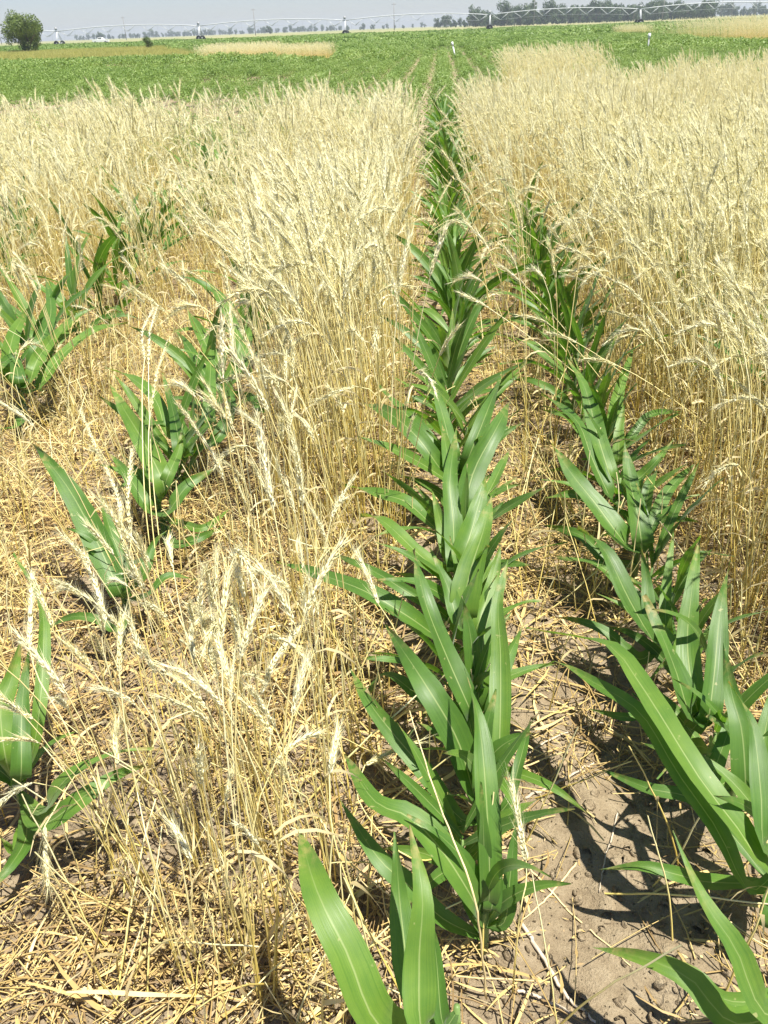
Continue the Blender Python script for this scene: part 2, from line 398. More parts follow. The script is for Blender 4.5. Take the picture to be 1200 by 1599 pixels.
camp = np.array([0, 0, H])
def traced_plant(base, leaves, label, top=0.2, rs=0.01, lean=(0, 0), extra=3):
    """base: ground X, Y.  leaves: (attach height, [(px, py, h)...], width in photo pixels, roll)"""
    bx, by = base; B = np.array([bx, by, float(gz(bx, by))])
    e = empty('maize_plant', tuple(B)); tag(e, label, 'maize plant', 'maize plants growing in rows')
    stalk_mb((lean[0], lean[1], top), rs).build('stalk', STALK, e)
    for k, lf in enumerate(leaves):
        ha, pts, W = lf[:3]; roll = lf[3] if len(lf) > 3 else 0.0
        q = [np.array([lean[0] * ha / top, lean[1] * ha / top, ha])] + [P(*p) - B for p in pts]
        mid = q[len(q) // 2] + B
        Wm = W * depth(mid) / F * 0.93
        nr = lambda p: (lambda v: v / np.linalg.norm(v))(np.array([0.1, 0, 0.9]) + 0.8 * (camp - (p + B)) / np.linalg.norm(camp - (p + B)))
        for a_ in range(2, len(q)): q[a_] = q[a_] + np.array([0, 0, random.gauss(0, 0.006)])
        leaf_mesh(q, Wm, roll, 0.28 + 0.12 * random.random(), 20, (random.random() - 0.5) * 1.3, k * 7 + int(abs(bx * 1000)), nr).build('leaf', MAIZE, e)
    for k in range(extra):                     # inner leaves of the whorl
        side = 1 if k % 2 else -1; az = (0 if side > 0 else math.pi) + random.gauss(0, 0.7); L = random.uniform(0.16, 0.33)
        p = np.array([lean[0] * .7, lean[1] * .7, top * random.uniform(0.35, 1)]); pts = [p.copy()]; el = math.radians(random.uniform(58, 82)); dr = random.uniform(0.2, 1.4)
        for j in range(6):
            e_ = el - dr * (j / 6) ** 1.4; p = p + L / 6 * np.array([math.cos(az) * math.cos(e_), math.sin(az) * math.cos(e_), math.sin(e_)]); pts.append(p.copy())
        leaf_mesh(pts, random.uniform(0.02, 0.036), random.uniform(-0.4, 0.4), 0.35, 14, random.uniform(-0.8, 0.8), k * 13 + 5, lambda p: np.array([0.05, -0.35, 0.9])).build('leaf', MAIZE, e)
    return e

# centre row, nearest plants traced one by one
CR = [
 ((0.03, 0.66), [
   (0.10, [(600, 1610, .30), (542, 1487, .40), (494, 1390, .43), (466, 1288, .40)], 84),
   (0.16, [(662, 1620, .30), (655, 1500, .38), (660, 1400, .44), (640, 1290, .47)], 62),
   (0.14, [(650, 1560, .24), (628, 1440, .30), (617, 1300, .36)], 48),
   (0.18, [(692, 1600, .26), (682, 1500, .32), (672, 1420, .37)], 30)],
  'nearest centre row maize plant, its broad glossy leaf leaning left at the bottom edge'),
 ((0.085, 0.87), [
   (0.08, [(736, 1400, .20), (690, 1325, .28), (640, 1275, .31), (585, 1252, .31), (538, 1180, .28)], 52),
   (0.04, [(692, 1435, .11), (640, 1385, .16), (590, 1340, .20), (531, 1247, .22)], 38),
   (0.10, [(765, 1390, .20), (760, 1262, .31), (749, 1130, .40), (727, 1040, .45)], 46),
   (0.12, [(768, 1420, .16), (772, 1370, .20), (779, 1311, .24)], 34),
   (0.08, [(788, 1440, .13), (797, 1370, .20), (805, 1290, .26)], 30),
   (0.05, [(750, 1440, .1), (728, 1400, .14), (700, 1350, .18)], 30)],
  'second maize plant of the centre row, bright green inner leaves above the bare soil edge'),
 ((0.085, 1.11), [
   (0.10, [(740, 1240, .18), (715, 1160, .27), (665, 1070, .36), (602, 976, .38)], 52),
   (0.05, [(715, 1275, .10), (655, 1196, .17), (585, 1110, .22), (546, 1045, .22)], 36),
   (0.12, [(775, 1230, .20), (781, 1140, .28), (782, 1025, .37), (779, 935, .44), (793, 872, .48)], 38),
   (0.06, [(790, 1260, .12), (812, 1190, .17), (830, 1120, .16)], 20),
   (0.05, [(700, 1290, .08), (660, 1250, .1), (620, 1213, .1)], 20),
   (0.14, [(752, 1230, .22), (758, 1150, .3), (775, 1080, .36)], 34)],
  'third maize plant of the centre row, one leaf arching left over straw'),
 ((0.08, 1.33), [
   (0.12, [(735, 1110, .22), (700, 1030, .31), (665, 945, .40), (647, 856, .46)], 44),
   (0.10, [(765, 1120, .18), (785, 1050, .26), (820, 969, .30)], 28),
   (0.10, [(748, 1085, .22), (760, 975, .33), (796, 893, .40)], 34),
   (0.05, [(700, 1120, .1), (650, 1085, .15), (600, 1060, .14), (566, 1100, .07)], 28),
   (0.14, [(742, 1060, .25), (735, 990, .34), (722, 930, .41)], 32)],
  'centre row maize plant with an upright leaf narrowing to a fine tip at left'),
 ((0.075, 1.62), [
   (0.08, [(690, 1000, .16), (640, 965, .25), (570, 925, .30), (500, 893, .28), (432, 874, .24)], 36),
   (0.10, [(700, 965, .2), (640, 924, .29), (580, 886, .31), (509, 864, .28)], 22),
   (0.12, [(722, 970, .24), (735, 895, .34), (755, 830, .4), (768, 770, .45)], 52),
   (0.14, [(716, 975, .25), (700, 915, .32), (672, 860, .38)], 30),
   (0.1, [(745, 980, .2), (770, 900, .28), (783, 845, .33)], 26)],
  'centre row maize plant whose long narrow leaf reaches far left across the rye strip'),
 ((0.07, 1.9), [
   (0.10, [(705, 905, .2), (660, 865, .28), (600, 818, .31), (563, 800, .29)], 36),
   (0.12, [(722, 880, .26), (742, 810, .34), (762, 735, .42)], 46),
   (0.12, [(712, 890, .24), (708, 812, .31), (703, 749, .38), (714, 668, .44)], 34),
   (0.12, [(705, 880, .22), (690, 820, .3), (676, 770, .34)], 26)],
  'centre row maize plant with a pale shining blade standing straight up'),
 ((0.07, 2.2), [
   (0.08, [(685, 828, .18), (636, 786, .26), (592, 766, .27), (537, 759, .24)], 36),
   (0.12, [(722, 810, .25), (740, 740, .35), (775, 675, .43), (800, 618, .47)], 42),
   (0.10, [(745, 800, .2), (772, 750, .26), (797, 700, .28)], 24),
   (0.12, [(708, 790, .27), (700, 720, .36), (690, 660, .4)], 26)],
  'centre row maize plant, widest leaf rising right and a short arched leaf at left'),
 ((0.07, 2.5), [
   (0.10, [(690, 735, .22), (652, 688, .31), (608, 648, .34), (566, 626, .31)], 32),
   (0.10, [(692, 712, .24), (645, 655, .33), (589, 602, .34)], 26),
   (0.12, [(730, 720, .26), (755, 660, .35), (785, 575, .43)], 28),
   (0.12, [(708, 715, .27), (690, 640, .37), (672, 590, .43)], 28)],
  'centre row maize plant with two parallel dark leaves arching left'),
]
for k_, (b, lv, lab) in enumerate(CR): traced_plant(b, lv, lab, extra=0 if k_ == 0 else 4)

RR = [
 ((0.70, 0.80), [
   (0.12, [(1165, 1600, .22), (1077, 1527, .28), (1000, 1497, .27), (925, 1480, .22)], 56),
   (0.07, [(1150, 1565, .13), (1090, 1520, .16), (1033, 1490, .15)], 34),
   (0.16, [(1212, 1590, .28), (1147, 1483, .38), (1100, 1400, .43), (1052, 1296, .47)], 60)],
  'nearest maize plant at the bottom right corner with a dark straight leaf pointing up left'),
 ((0.64, 0.98), [
   (0.07, [(1110, 1378, .14), (1060, 1367, .19), (1000, 1357, .19), (937, 1353, .16)], 30),
   (0.14, [(1205, 1370, .27), (1153, 1293, .33), (1095, 1222, .37), (1040, 1127, .40), (1000, 1062, .40), (955, 1020, .38), (895, 997, .35), (822, 983, .30)], 52),
   (0.12, [(1170, 1390, .2), (1120, 1300, .29), (1060, 1200, .35), (1000, 1108, .36), (930, 1063, .33), (870, 1034, .28), (842, 1042, .26)], 34),
   (0.06, [(1140, 1300, .12), (1080, 1250, .17), (1013, 1226, .18), (932, 1201, .15)], 28),
   (0.18, [(1195, 1330, .3), (1190, 1230, .38), (1175, 1130, .43), (1140, 1060, .46)], 44),
   (0.1, [(1200, 1450, .15), (1215, 1400, .2), (1225, 1330, .24)], 40)],
  'big low right row maize plant, its long leaf bending left over the bare soil'),
 ((0.63, 1.2), [
   (0.14, [(1165, 1240, .24), (1158, 1150, .33), (1143, 1080, .38), (1130, 1000, .43)], 46),
   (0.12, [(1110, 1230, .2), (1135, 1150, .27), (1150, 1090, .3)], 34),
   (0.08, [(1090, 1240, .12), (1040, 1180, .17), (1000, 1160, .16)], 24),
   (0.1, [(1180, 1200, .2), (1200, 1120, .25), (1210, 1060, .28)], 32)],
  'maize plant in the right row with a grey-green blade standing against the tall rye'),
 ((0.62, 1.42), [
   (0.12, [(1082, 1125, .24), (1055, 1050, .32), (1025, 975, .38), (1005, 928, .42)], 56),
   (0.14, [(1090, 1110, .24), (1075, 1010, .32), (1080, 930, .38), (1094, 838, .44)], 40),
   (0.14, [(1105, 1130, .24), (1115, 1060, .31), (1124, 965, .38), (1140, 876, .44)], 42),
   (0.06, [(1010, 1110, .1), (980, 1125, .11), (920, 1112, .1)], 22),
   (0.1, [(1080, 1140, .18), (1110, 1100, .22), (1135, 1050, .27)], 34)],
  'maize plant in the right row with three broad upright leaves fanned apart'),
 ((0.61, 1.72), [
   (0.12, [(1030, 1010, .22), (985, 935, .31), (945, 860, .38), (903, 818, .39)], 48),
   (0.06, [(1000, 1030, .1), (950, 990, .15), (910, 970, .16), (872, 962, .14)], 24),
   (0.12, [(1042, 990, .22), (1040, 930, .29), (1053, 828, .37)], 22),
   (0.08, [(985, 925, .14), (930, 880, .18), (870, 868, .16)], 26),
   (0.14, [(1020, 980, .25), (1010, 900, .34), (1000, 850, .4)], 30)],
  'right row maize plant with a wide ribbed leaf angled up to the left'),
 ((0.60, 2.05), [
   (0.12, [(978, 850, .24), (932, 784, .33), (893, 735, .38), (862, 693, .41)], 44),
   (0.14, [(1004, 860, .22), (994, 797, .31), (985, 745, .36), (976, 690, .41)], 40),
   (0.07, [(955, 880, .14), (910, 838, .18), (850, 820, .16)], 26),
   (0.1, [(1015, 830, .2), (1043, 765, .27), (1086, 724, .28)], 22),
   (0.1, [(1008, 800, .22), (1015, 760, .27), (1030, 725, .3)], 22)],
  'right row maize plant with leaves opening evenly to both sides beside straw stubble'),
 ((0.60, 2.38), [
   (0.12, [(957, 784, .2), (925, 717, .29), (900, 654, .36), (845, 616, .35)], 30),
   (0.12, [(956, 752, .24), (934, 680, .33), (913, 607, .41), (884, 559, .46)], 32),
   (0.10, [(975, 760, .2), (1000, 745, .22), (1028, 717, .28), (1053, 688, .3)], 20),
   (0.08, [(935, 790, .12), (900, 772, .16), (850, 778, .13)], 20)],
  'right row maize plant with a thin leaf curling left into the gap'),
 ((0.60, 2.72), [
   (0.12, [(964, 727, .2), (968, 670, .29), (979, 620, .36)], 26),
   (0.10, [(978, 690, .2), (1015, 650, .26), (1065, 641, .23)], 16),
   (0.12, [(940, 680, .24), (920, 620, .33), (896, 560, .4)], 26),
   (0.12, [(950, 680, .24), (970, 600, .33), (990, 545, .38)], 22),
   (0.1, [(920, 690, .2), (890, 650, .24), (850, 640, .2)], 18)],
  'right row maize plant half hidden by dry rye stems, fine leaf reaching right'),
]
for b, lv, lab in RR: traced_plant(b, lv, lab)

LR = [
 ((-0.91, 1.12), [
   (0.10, [(66, 1286, .16), (124, 1250, .22), (180, 1210, .23), (231, 1190, .2)], 38),
   (0.12, [(66, 1270, .17), (95, 1230, .24), (130, 1198, .28), (185, 1176, .28), (241, 1172, .25)], 30),
   (0.14, [(33, 1210, .25), (34, 1100, .34), (46, 1005, .42)], 34),
   (0.14, [(10, 1190, .26), (2, 1110, .34), (18, 1060, .38), (36, 1000, .43)], 46),
   (0.12, [(56, 1150, .28), (70, 1020, .38), (62, 935, .44), (22, 868, .47)], 24),
   (0.06, [(40, 1310, .1), (15, 1350, .12), (-20, 1395, .1)], 34),
   (0.05, [(25, 1330, .06), (0, 1310, .1)], 26)],
  'dark maize plant at the lower left edge with two leaves reaching right over straw'),
 ((-0.93, 1.84), [
   (0.12, [(190, 930, .17), (150, 843, .28), (110, 768, .37), (68, 712, .44), (48, 688, .47)], 44),
   (0.12, [(200, 900, .2), (175, 835, .28), (156, 769, .35)], 28),
   (0.06, [(185, 985, .12), (150, 968, .15), (110, 966, .15), (67, 982, .1)], 18),
   (0.08, [(230, 930, .15), (262, 898, .2), (307, 908, .15)], 18),
   (0.1, [(222, 900, .2), (240, 850, .25), (262, 830, .26)], 20)],
  'left row maize plant with one large smooth leaf sweeping up to the left'),
 ((-0.97, 2.33), [
   (0.12, [(257, 760, .24), (225, 692, .33), (195, 641, .4), (175, 606, .44)], 38),
   (0.10, [(262, 800, .18), (292, 756, .26), (339, 727, .28)], 30),
   (0.10, [(235, 800, .18), (206, 752, .25), (172, 709, .28)], 26),
   (0.12, [(260, 750, .26), (280, 700, .31), (285, 660, .37)], 22),
   (0.06, [(270, 850, .08), (310, 840, .12), (350, 820, .1)], 22),
   (0.07, [(290, 820, .1), (320, 825, .12), (360, 790, .12)], 16)],
  'left row maize plant with a spear-like leaf over a patch of trampled straw'),
 ((-0.97, 2.75), [
   (0.12, [(286, 712, .24), (271, 645, .34), (255, 585, .42)], 26),
   (0.10, [(262, 680, .24), (244, 625, .33), (206, 588, .36), (165, 572, .34)], 26),
   (0.14, [(322, 664, .25), (328, 589, .36), (330, 521, .44)], 22),
   (0.12, [(335, 690, .2), (358, 640, .27), (361, 580, .35)], 24),
   (0.08, [(300, 700, .18), (275, 650, .27), (262, 600, .3)], 22)],
  'left row maize plant standing among scattered ears, one thin leaf pointing left'),
 ((-0.98, 3.35), [
   (0.14, [(375, 540, .28), (350, 478, .38), (313, 425, .46)], 26),
   (0.12, [(345, 590, .2), (319, 532, .3), (291, 480, .38)], 24),
   (0.10, [(325, 590, .2), (300, 550, .26), (272, 510, .3)], 18),
   (0.10, [(375, 580, .2), (385, 540, .28), (392, 500, .34)], 20),
   (0.10, [(350, 620, .12), (330, 600, .17), (300, 590, .15)], 18),
   (0.10, [(390, 620, .12), (405, 640, .12), (420, 640, .08)], 16)],
  'left row maize plant with dark straight leaves at the edge of the rye strip'),
 ((-1.96, 3.38), [
   (0.12, [(15, 590, .24), (20, 530, .33), (46, 478, .4)], 28),
   (0.12, [(45, 600, .24), (62, 558, .32), (112, 495, .38)], 24),
   (0.12, [(55, 610, .2), (94, 555, .3), (150, 517, .33), (200, 505, .3)], 24),
   (0.14, [(48, 560, .3), (80, 495, .4), (71, 430, .48)], 20),
   (0.06, [(30, 665, .08), (0, 672, .08), (-20, 690, .05)], 22),
   (0.12, [(30, 600, .24), (20, 560, .3), (-12, 590, .3)], 24)],
  'maize plant at the far left edge, many leaves fanned out above matted straw'),
]
for b, lv, lab in LR: traced_plant(b, lv, lab)

# prototypes for the plants farther up the rows
def proto_leaves(seed, spread=1.0, n=8):
    rr = np.random.default_rng(seed); out = []
    for k in range(n):
        side = 1 if k % 2 else -1
        az = (0 if side > 0 else math.pi) + rr.normal(0, 0.75)
        L = rr.uniform(0.3, 0.48) * (0.8 if k < 2 else 1)
        el = math.radians(rr.uniform(34, 58) if k < 3 else rr.uniform(46, 80))
        droop = rr.uniform(0.5, 1.5) if k < 4 else rr.uniform(0.2, 0.8)
        p = np.array([0, 0, 0.04 + 0.028 * k]); pts = [p.copy()]; st = L / 6
        for j in range(6):
            e = el - droop * (j / 6) ** 1.4
            p = p + st * np.array([math.cos(az) * math.cos(e), math.sin(az) * math.cos(e), math.sin(e)]); pts.append(p.copy())
        out.append((pts, rr.uniform(0.032, 0.05)))
    return out
PROTO = []
for k in range(18):
    ms = []
    for j, (pts, W) in enumerate(proto_leaves(100 + k, n=7 + k % 3)):
        ms.append(leaf_mesh(pts, W, random.uniform(-0.3, 0.3), 0.3, 10, random.uniform(-1.0, 1.0), k * 31 + j,
                            lambda p: np.array([0.05, -0.35, 0.9])).mesh('leaf', [MAIZE]))
    PROTO.append((stalk_mb((0, 0, 0.2)).mesh('stalk', [STALK]), ms))

def row_plant(x, y, label, sc=1.0, group='maize plants growing in rows'):
    k = random.randrange(18); sm, ms = PROTO[k]
    e = empty('maize_plant', (x, y, float(gz(x, y))), random.choice((0, math.pi)) + random.gauss(0, 0.4), sc)
    e.rotation_euler[0] = random.gauss(0, 0.07); e.rotation_euler[1] = random.gauss(0, 0.07)
    tag(e, label, 'maize plant', group)
    link('stalk', sm, e)
    for m in ms: link('leaf', m, e)
    return e

ORD = ['ninth','tenth','eleventh','twelfth','thirteenth','fourteenth','fifteenth','sixteenth','seventeenth','eighteenth','nineteenth','twentieth']
for x, y, s, lab in [(0.05, 1.0, 0.62, 'small maize plant tucked between the second and third of the centre row'),
  (0.09, 1.23, 0.7, 'smaller maize plant just behind the third one of the centre row'), (0.05, 1.48, 0.75, 'smaller maize plant right before the long-leaved one of the centre row'),
  (0.09, 1.77, 0.8, 'smaller maize plant just behind the long-leaved one of the centre row'), (0.05, 2.06, 0.85, 'narrow maize plant just before the wide-leaved one of the centre row'),
  (0.09, 2.36, 0.85, 'narrow maize plant just behind the wide-leaved one of the centre row'), (0.05, 2.66, 0.9, 'maize plant closing the gap behind the last shining centre row leaves'),
  (0.63, 1.57, 0.7, 'small maize plant between the three-bladed and ribbed-leaf ones of the right row'), (0.6, 1.9, 0.75, 'small maize plant behind the ribbed-leaf one of the right row'),
  (0.62, 1.3, 0.7, 'small maize plant in front of the three-bladed one of the right row'), (0.6, 2.56, 0.85, 'small maize plant behind the curling-leaf one of the right row'),
  (0.61, 2.92, 0.95, 'maize plant just beyond the fine-leaved one of the right row'), (0.61, 2.23, 0.75, 'small maize plant between the spreading and curling-leaf ones of the right row')]:
    row_plant(x, y, lab, s)
y = 2.84; i = 0
while y < 15.0:
    if i < 12: lab = 'maize plant of the centre row, %s counted from the near end' % ORD[i]
    elif y < 7.5: lab = 'maize plant crowded in the middle stretch of the centre row, leaves overlapping its neighbours'
    else: lab = 'small distant maize plant in the narrow green far end of the centre row'
    row_plant(0.06 + random.gauss(0, 0.018), y, lab, random.uniform(0.72, 1.15))
    y += random.uniform(0.11, 0.19) ; i += 1
y = 3.05; i = 0
while y < 6.9:
    if i < 10: lab = 'maize plant of the right row, %s counted from the near end' % ORD[i]
    else: lab = 'maize plant where the right row fades out into the tall rye'
    row_plant(0.61 + random.gauss(0, 0.02), y, lab, random.uniform(0.8, 1.1)); y += random.uniform(0.14, 0.28); i += 1
for x, y, s, lab in [
  (-0.97, 3.85, 1.0, 'left row maize plant just behind the dark straight-leaved one'),
  (-2.0, 3.8, 1.15, 'maize plant at the left behind the fanned one, its long leaf pointing right'),
  (-2.02, 4.25, 1.05, 'maize plant between two leafy clumps at the left, thin upright leaves'),
  (-2.05, 5.25, 1.25, 'tall maize plant in the leafy clump amid the left rye'),
  (-2.04, 5.55, 1.2, 'maize plant crowning the leafy clump amid the left rye'),
  (-2.08, 6.0, 1.25, 'hindmost maize plant of the leafy clump amid the left rye'),
  (-2.06, 6.5, 1.1, 'lone maize plant peeping out behind the left leafy clump'),
  (-1.98, 3.6, 1.1, 'maize plant growing tight against the fanned one at the far left edge'),
  (-2.0, 4.6, 1.2, 'broad maize plant in front of the leafy clump amid the left rye'),
  (-2.04, 4.95, 1.2, 'maize plant at the near side of the leafy clump amid the left rye'),
  (-1.0, 4.15, 1.15, 'left row maize plant half screened by the rye strip'),
  (-1.0, 4.5, 1.1, 'hindmost visible plant of the left maize row, deep in rye'),
  (-0.95, 3.05, 0.9, 'small left row maize plant wedged between two bigger ones'),
  (-0.95, 2.55, 0.9, 'low left row maize plant behind the spear-leaved one')]:
    row_plant(x, y, lab, s)
for x, y0, y1, st in ((-2.02, 6.9, 10.8, 0.2), (-2.9, 7.4, 10, 0.6), (-3.05, 4.9, 6.2, 0.3), (-4.1, 6.0, 8.5, 0.5)):
    y = y0
    while y < y1:
        row_plant(x + random.gauss(0, 0.03), y, 'dull green maize plant half buried in the left rye', random.uniform(1.1, 1.35), 'maize plants half hidden in the left rye'); y += random.uniform(0.6, 1.4) * st
for x, y0, y1, st in ((1.36, 3.0, 7, 0.5), (1.98, 5.2, 10, 0.4), (2.8, 10, 14, 0.4)):
    y = y0
    while y < y1:
        row_plant(x + random.gauss(0, 0.03), y, 'shaded maize plant half buried in the right rye', random.uniform(1.0, 1.3), 'maize plants half hidden in the right rye'); y += random.uniform(0.6, 1.4) * st

# ------------------------------------------------------------------ rye stalks
def ear_geo(E_, ax, rr, ref, r=0.0025, awn=0.04, awns=3, aw_w=0.0006):
    """bristly ear along the curve ax: slim overlapping spikelets in two ranks, each with long awns"""
    n = len(ax) - 1; T = np.gradient(ax, axis=0); T /= np.linalg.norm(T, axis=1)[:, None]
    E_.tube(ax, 0.0012, 3, 0, False)
    for j in range(n):
        t = j / n; rd = r * (0.7 + 0.55 * math.sin(math.pi * min(1, t * 1.1 + .12))) * rr.uniform(0.85, 1.15)
        sv = np.cross(T[j], ref); sv /= np.linalg.norm(sv); fr = np.cross(T[j], sv)
        for sg in (-1, 1):
            sd2 = sv * sg + fr * rr.normal(0, 0.8); sd2 /= np.linalg.norm(sd2); f2 = np.cross(T[j], sd2)
            c0 = ax[j] + sd2 * 0.0008; dn = T[j] + sd2 * rr.uniform(0.18, 0.36); dn /= np.linalg.norm(dn)
            m0 = c0 + dn * 0.0065; c1 = c0 + dn * rr.uniform(0.014, 0.018)
            E_.add([c0, c1, m0 + sd2 * rd * .8, m0 + f2 * rd, m0 - sd2 * rd * .5, m0 - f2 * rd],
                   [(0, 3, 2), (0, 4, 3), (0, 5, 4), (0, 2, 5), (1, 2, 3), (1, 3, 4), (1, 4, 5), (1, 5, 2)])
            for q in range(awns):
                o0 = c1 - dn * 0.004 * q
                aw = (dn + rr.normal(0, 0.13, 3)) * rr.uniform(0.6, 1.15) * awn * (1 - 0.25 * t)
                E_.add([o0 - f2 * aw_w, o0 + f2 * aw_w, o0 + aw], [(0, 1, 2)])

def rye_variant(seed, kind='ear'):
    """returns meshes stem, ear, leaf in one shared local frame; leans and nods toward +x"""
    rr = np.random.default_rng(seed)
    Hh = rr.uniform(0.62, 0.84) if kind == 'ear' else rr.uniform(0.12, 0.34)
    nod = rr.uniform(0.05, 0.75) if kind == 'ear' else 0.1
    if kind == 'ear' and seed % 6 == 0: nod = 1.9
    a0 = rr.normal(0.02, 0.05); pts = []; p = np.array([0, 0, -0.02]); st = (Hh + 0.02) / 10; ang = a0
    wob = rr.normal(0, 0.02, 3)
    for j in range(11):
        pts.append(p.copy())
        ang += 0.006 + (nod * 0.09 * max(0, (j - 6)) / 2 if kind == 'ear' else rr.normal(0, 0.05))
        p = p + st * np.array([math.sin(ang), wob[j % 3], math.cos(ang)])
    S = MB(); S.tube(pts, list(np.linspace(0.0022, 0.0013, 11)), 3, 0, False)
    E_ = MB(); L_ = MB()
    if kind == 'ear':
        n = 16; L = rr.uniform(0.09, 0.13); q = pts[-1].copy(); d = ang; ax = []
        for j in range(n + 1):
            ax.append(q.copy()); d += nod * 0.04; q = q + (L / n) * np.array([math.sin(d), 0, math.cos(d)])
        ear_geo(E_, np.array(ax), rr, np.array([math.cos(seed * 1.3), math.sin(seed * 1.3), 0]))
        # dry flag leaf
    if seed % 3 != 0:
        k = rr.integers(3, 7); b = np.array(pts[k]); az = rr.uniform(0, 6.28); Ln = rr.uniform(0.08, 0.18); el = rr.uniform(0.4, 1.2); lp = []
        for j in range(6):
            lp.append(b.copy()); e = el - 2.4 * j / 5
            b = b + Ln / 5 * np.array([math.cos(az) * math.cos(e), math.sin(az) * math.cos(e), math.sin(e)])
        lp = np.array(lp); sdv = np.array([-math.sin(az), math.cos(az), 0]); V = []
        for j in range(6):
            ww = 0.0028 * (1 - (j / 5) ** 2) + 0.0004; tws = 0.5 * j
            sv = sdv * math.cos(tws) + np.array([0, 0, 1]) * math.sin(tws)
            V += [lp[j] - sv * ww, lp[j] + sv * ww]
        L_.add(V, [(2 * j, 2 * j + 1, 2 * j + 3, 2 * j + 2) for j in range(5)])
    return S, E_, L_, np.array(pts[-1])

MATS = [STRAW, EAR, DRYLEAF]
HEADLESS = []
for s in range(6):
    rr_ = np.random.default_rng(900 + s); hh_ = rr_.uniform(0.35, 0.62); b_ = MB(); q_ = np.array([0, 0, -0.02]); a_ = 0.0; pp_ = []
    for j in range(9):
        pp_.append(q_.copy()); a_ += rr_.normal(0, 0.025) + (rr_.uniform(0.3, 1.2) if j == 7 and s % 2 else 0); q_ = q_ + hh_ / 8 * np.array([math.sin(a_), 0, math.cos(a_)])
    b_.tube(pp_, list(np.linspace(0.0023, 0.0014, 9)), 3, 0, False); HEADLESS.append(b_.mesh('stem', [STRAW]))
RV = []
def merge(parts, name):
    b = MB()
    for mi, q in parts:
        if q.n: b.v += q.v; off = b.n; b.n += q.n; b.f += [tuple(i + off for i in f) for f in q.f]; b.m += [mi] * len(q.f); b.uv += q.uv
    return b.mesh(name, MATS)
for s in range(18):
    S, E_, L_, tip = rye_variant(s + 1)
    RV.append(dict(stem=S.mesh('stem', [STRAW]), ear=E_.mesh('ear', [EAR]), leaf=L_.mesh('dry_leaf', [DRYLEAF]) if L_.n else None,
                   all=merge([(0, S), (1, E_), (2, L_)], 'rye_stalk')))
SV = []
for s in range(8):
    S, E_, L_, tip = rye_variant(s + 201, 'stub')
    SV.append(merge([(0, S), (2, L_)], 'stubble_stalk'))

def euler_for(az, tilt):
    """spin about the stalk then tilt: returns XYZ euler; az = heading of the nod"""
    return (Matrix.Rotation(az, 3, 'Z') @ Matrix.Rotation(tilt, 3, 'Y')).to_euler()

# where rye stands: density of tufts per square metre at (x, y)
def dens(x, y):
    back = 10.6 + 0.36 * min(0, x + 0.3) if x < 0.2 else 11.6 + 0.75 * x
    back += 0.9 * math.sin(x * 5.1) * math.sin(x * 1.7 + 1)
    if y > back or y < 0.75: return 0.0
    if y > 6.2 and -2.28 < x < -1.74: return 7
    if y > 7.6 and -0.3 < x < 0.36: return 0
    if y > 3.2 and -0.2 < x < 0.28: return 0
    if -0.66 < x < -0.3 and 0.95 < y < 1.6: return 95 if (x + 0.47) ** 2 / 0.022 + (y - 1.2) ** 2 / 0.06 < 1 else 26
    if -0.34 < x < -0.16 and 0.8 < y < 1.6: return 62
    if x < -0.66 and y < 1.75: return 0.4
    if x > 0.76:
        if y < 1.45: return 0.0
        e = min(1, (x - 0.76) / 0.18)
        return (115 if y < 4 else 88) * e * (0.75 if abs(((x - 0.8) % 0.62) - 0.58) < 0.05 else 1)
    if x > 0.53: return 6 if 3 < y < 6.5 else (60 if y >= 6.5 else 0)
    if x > 0.19: return 0 if y < 2.0 else (9 if y < 4.0 else (9 + (y - 4) * 22 if y < 6.5 else 62))
    if x > -0.13: return 0
    if x > -0.62:
        return (78 if y < 2.4 else 105 if y < 5 else 86) * (1.0 if x < -0.2 else 0.7)
    if x > -0.88: return 3 if y < 2.2 else (8 if y < 3.2 else min(75, 12 + (y - 3.2) * 30))
    if x > -1.05: return 0 if y < 4.2 else 45
    if x > -1.9: return (2.2 if y < 3.0 else 7) if y < 4.3 else min(72, 8 + (y - 4.3) * 32)
    if x > -2.25: return 3 if y < 6.6 else 50
    return 5 if y < 3.9 else min(74, 8 + (y - 3.9) * 50)

# visible ground wedge
tufts = []
cell = 0.5
for gy in np.arange(0.7, 23, cell):
    xl, xrr = -0.62 * (gy + 0.55) - 0.5, 0.53 * (gy + 0.55) + 0.7
    for gx in np.arange(xl, xrr, cell):
        k = rng.poisson(115 * cell * cell)
        for _ in range(k):
            x, y = gx + rng.random() * cell, gy + rng.random() * cell
            if rng.random() * 115 < dens(x, y): tufts.append((x, y))
tufts.sort(key=lambda q: q[1])

def lean_for(x):
    """mean heading of the lean/nod: wind blew them to the left, a little away"""
    if x > 0.15: return math.pi + rng.normal(0.0, 0.5)
    return math.pi - 0.35 + rng.normal(0, 1.05)

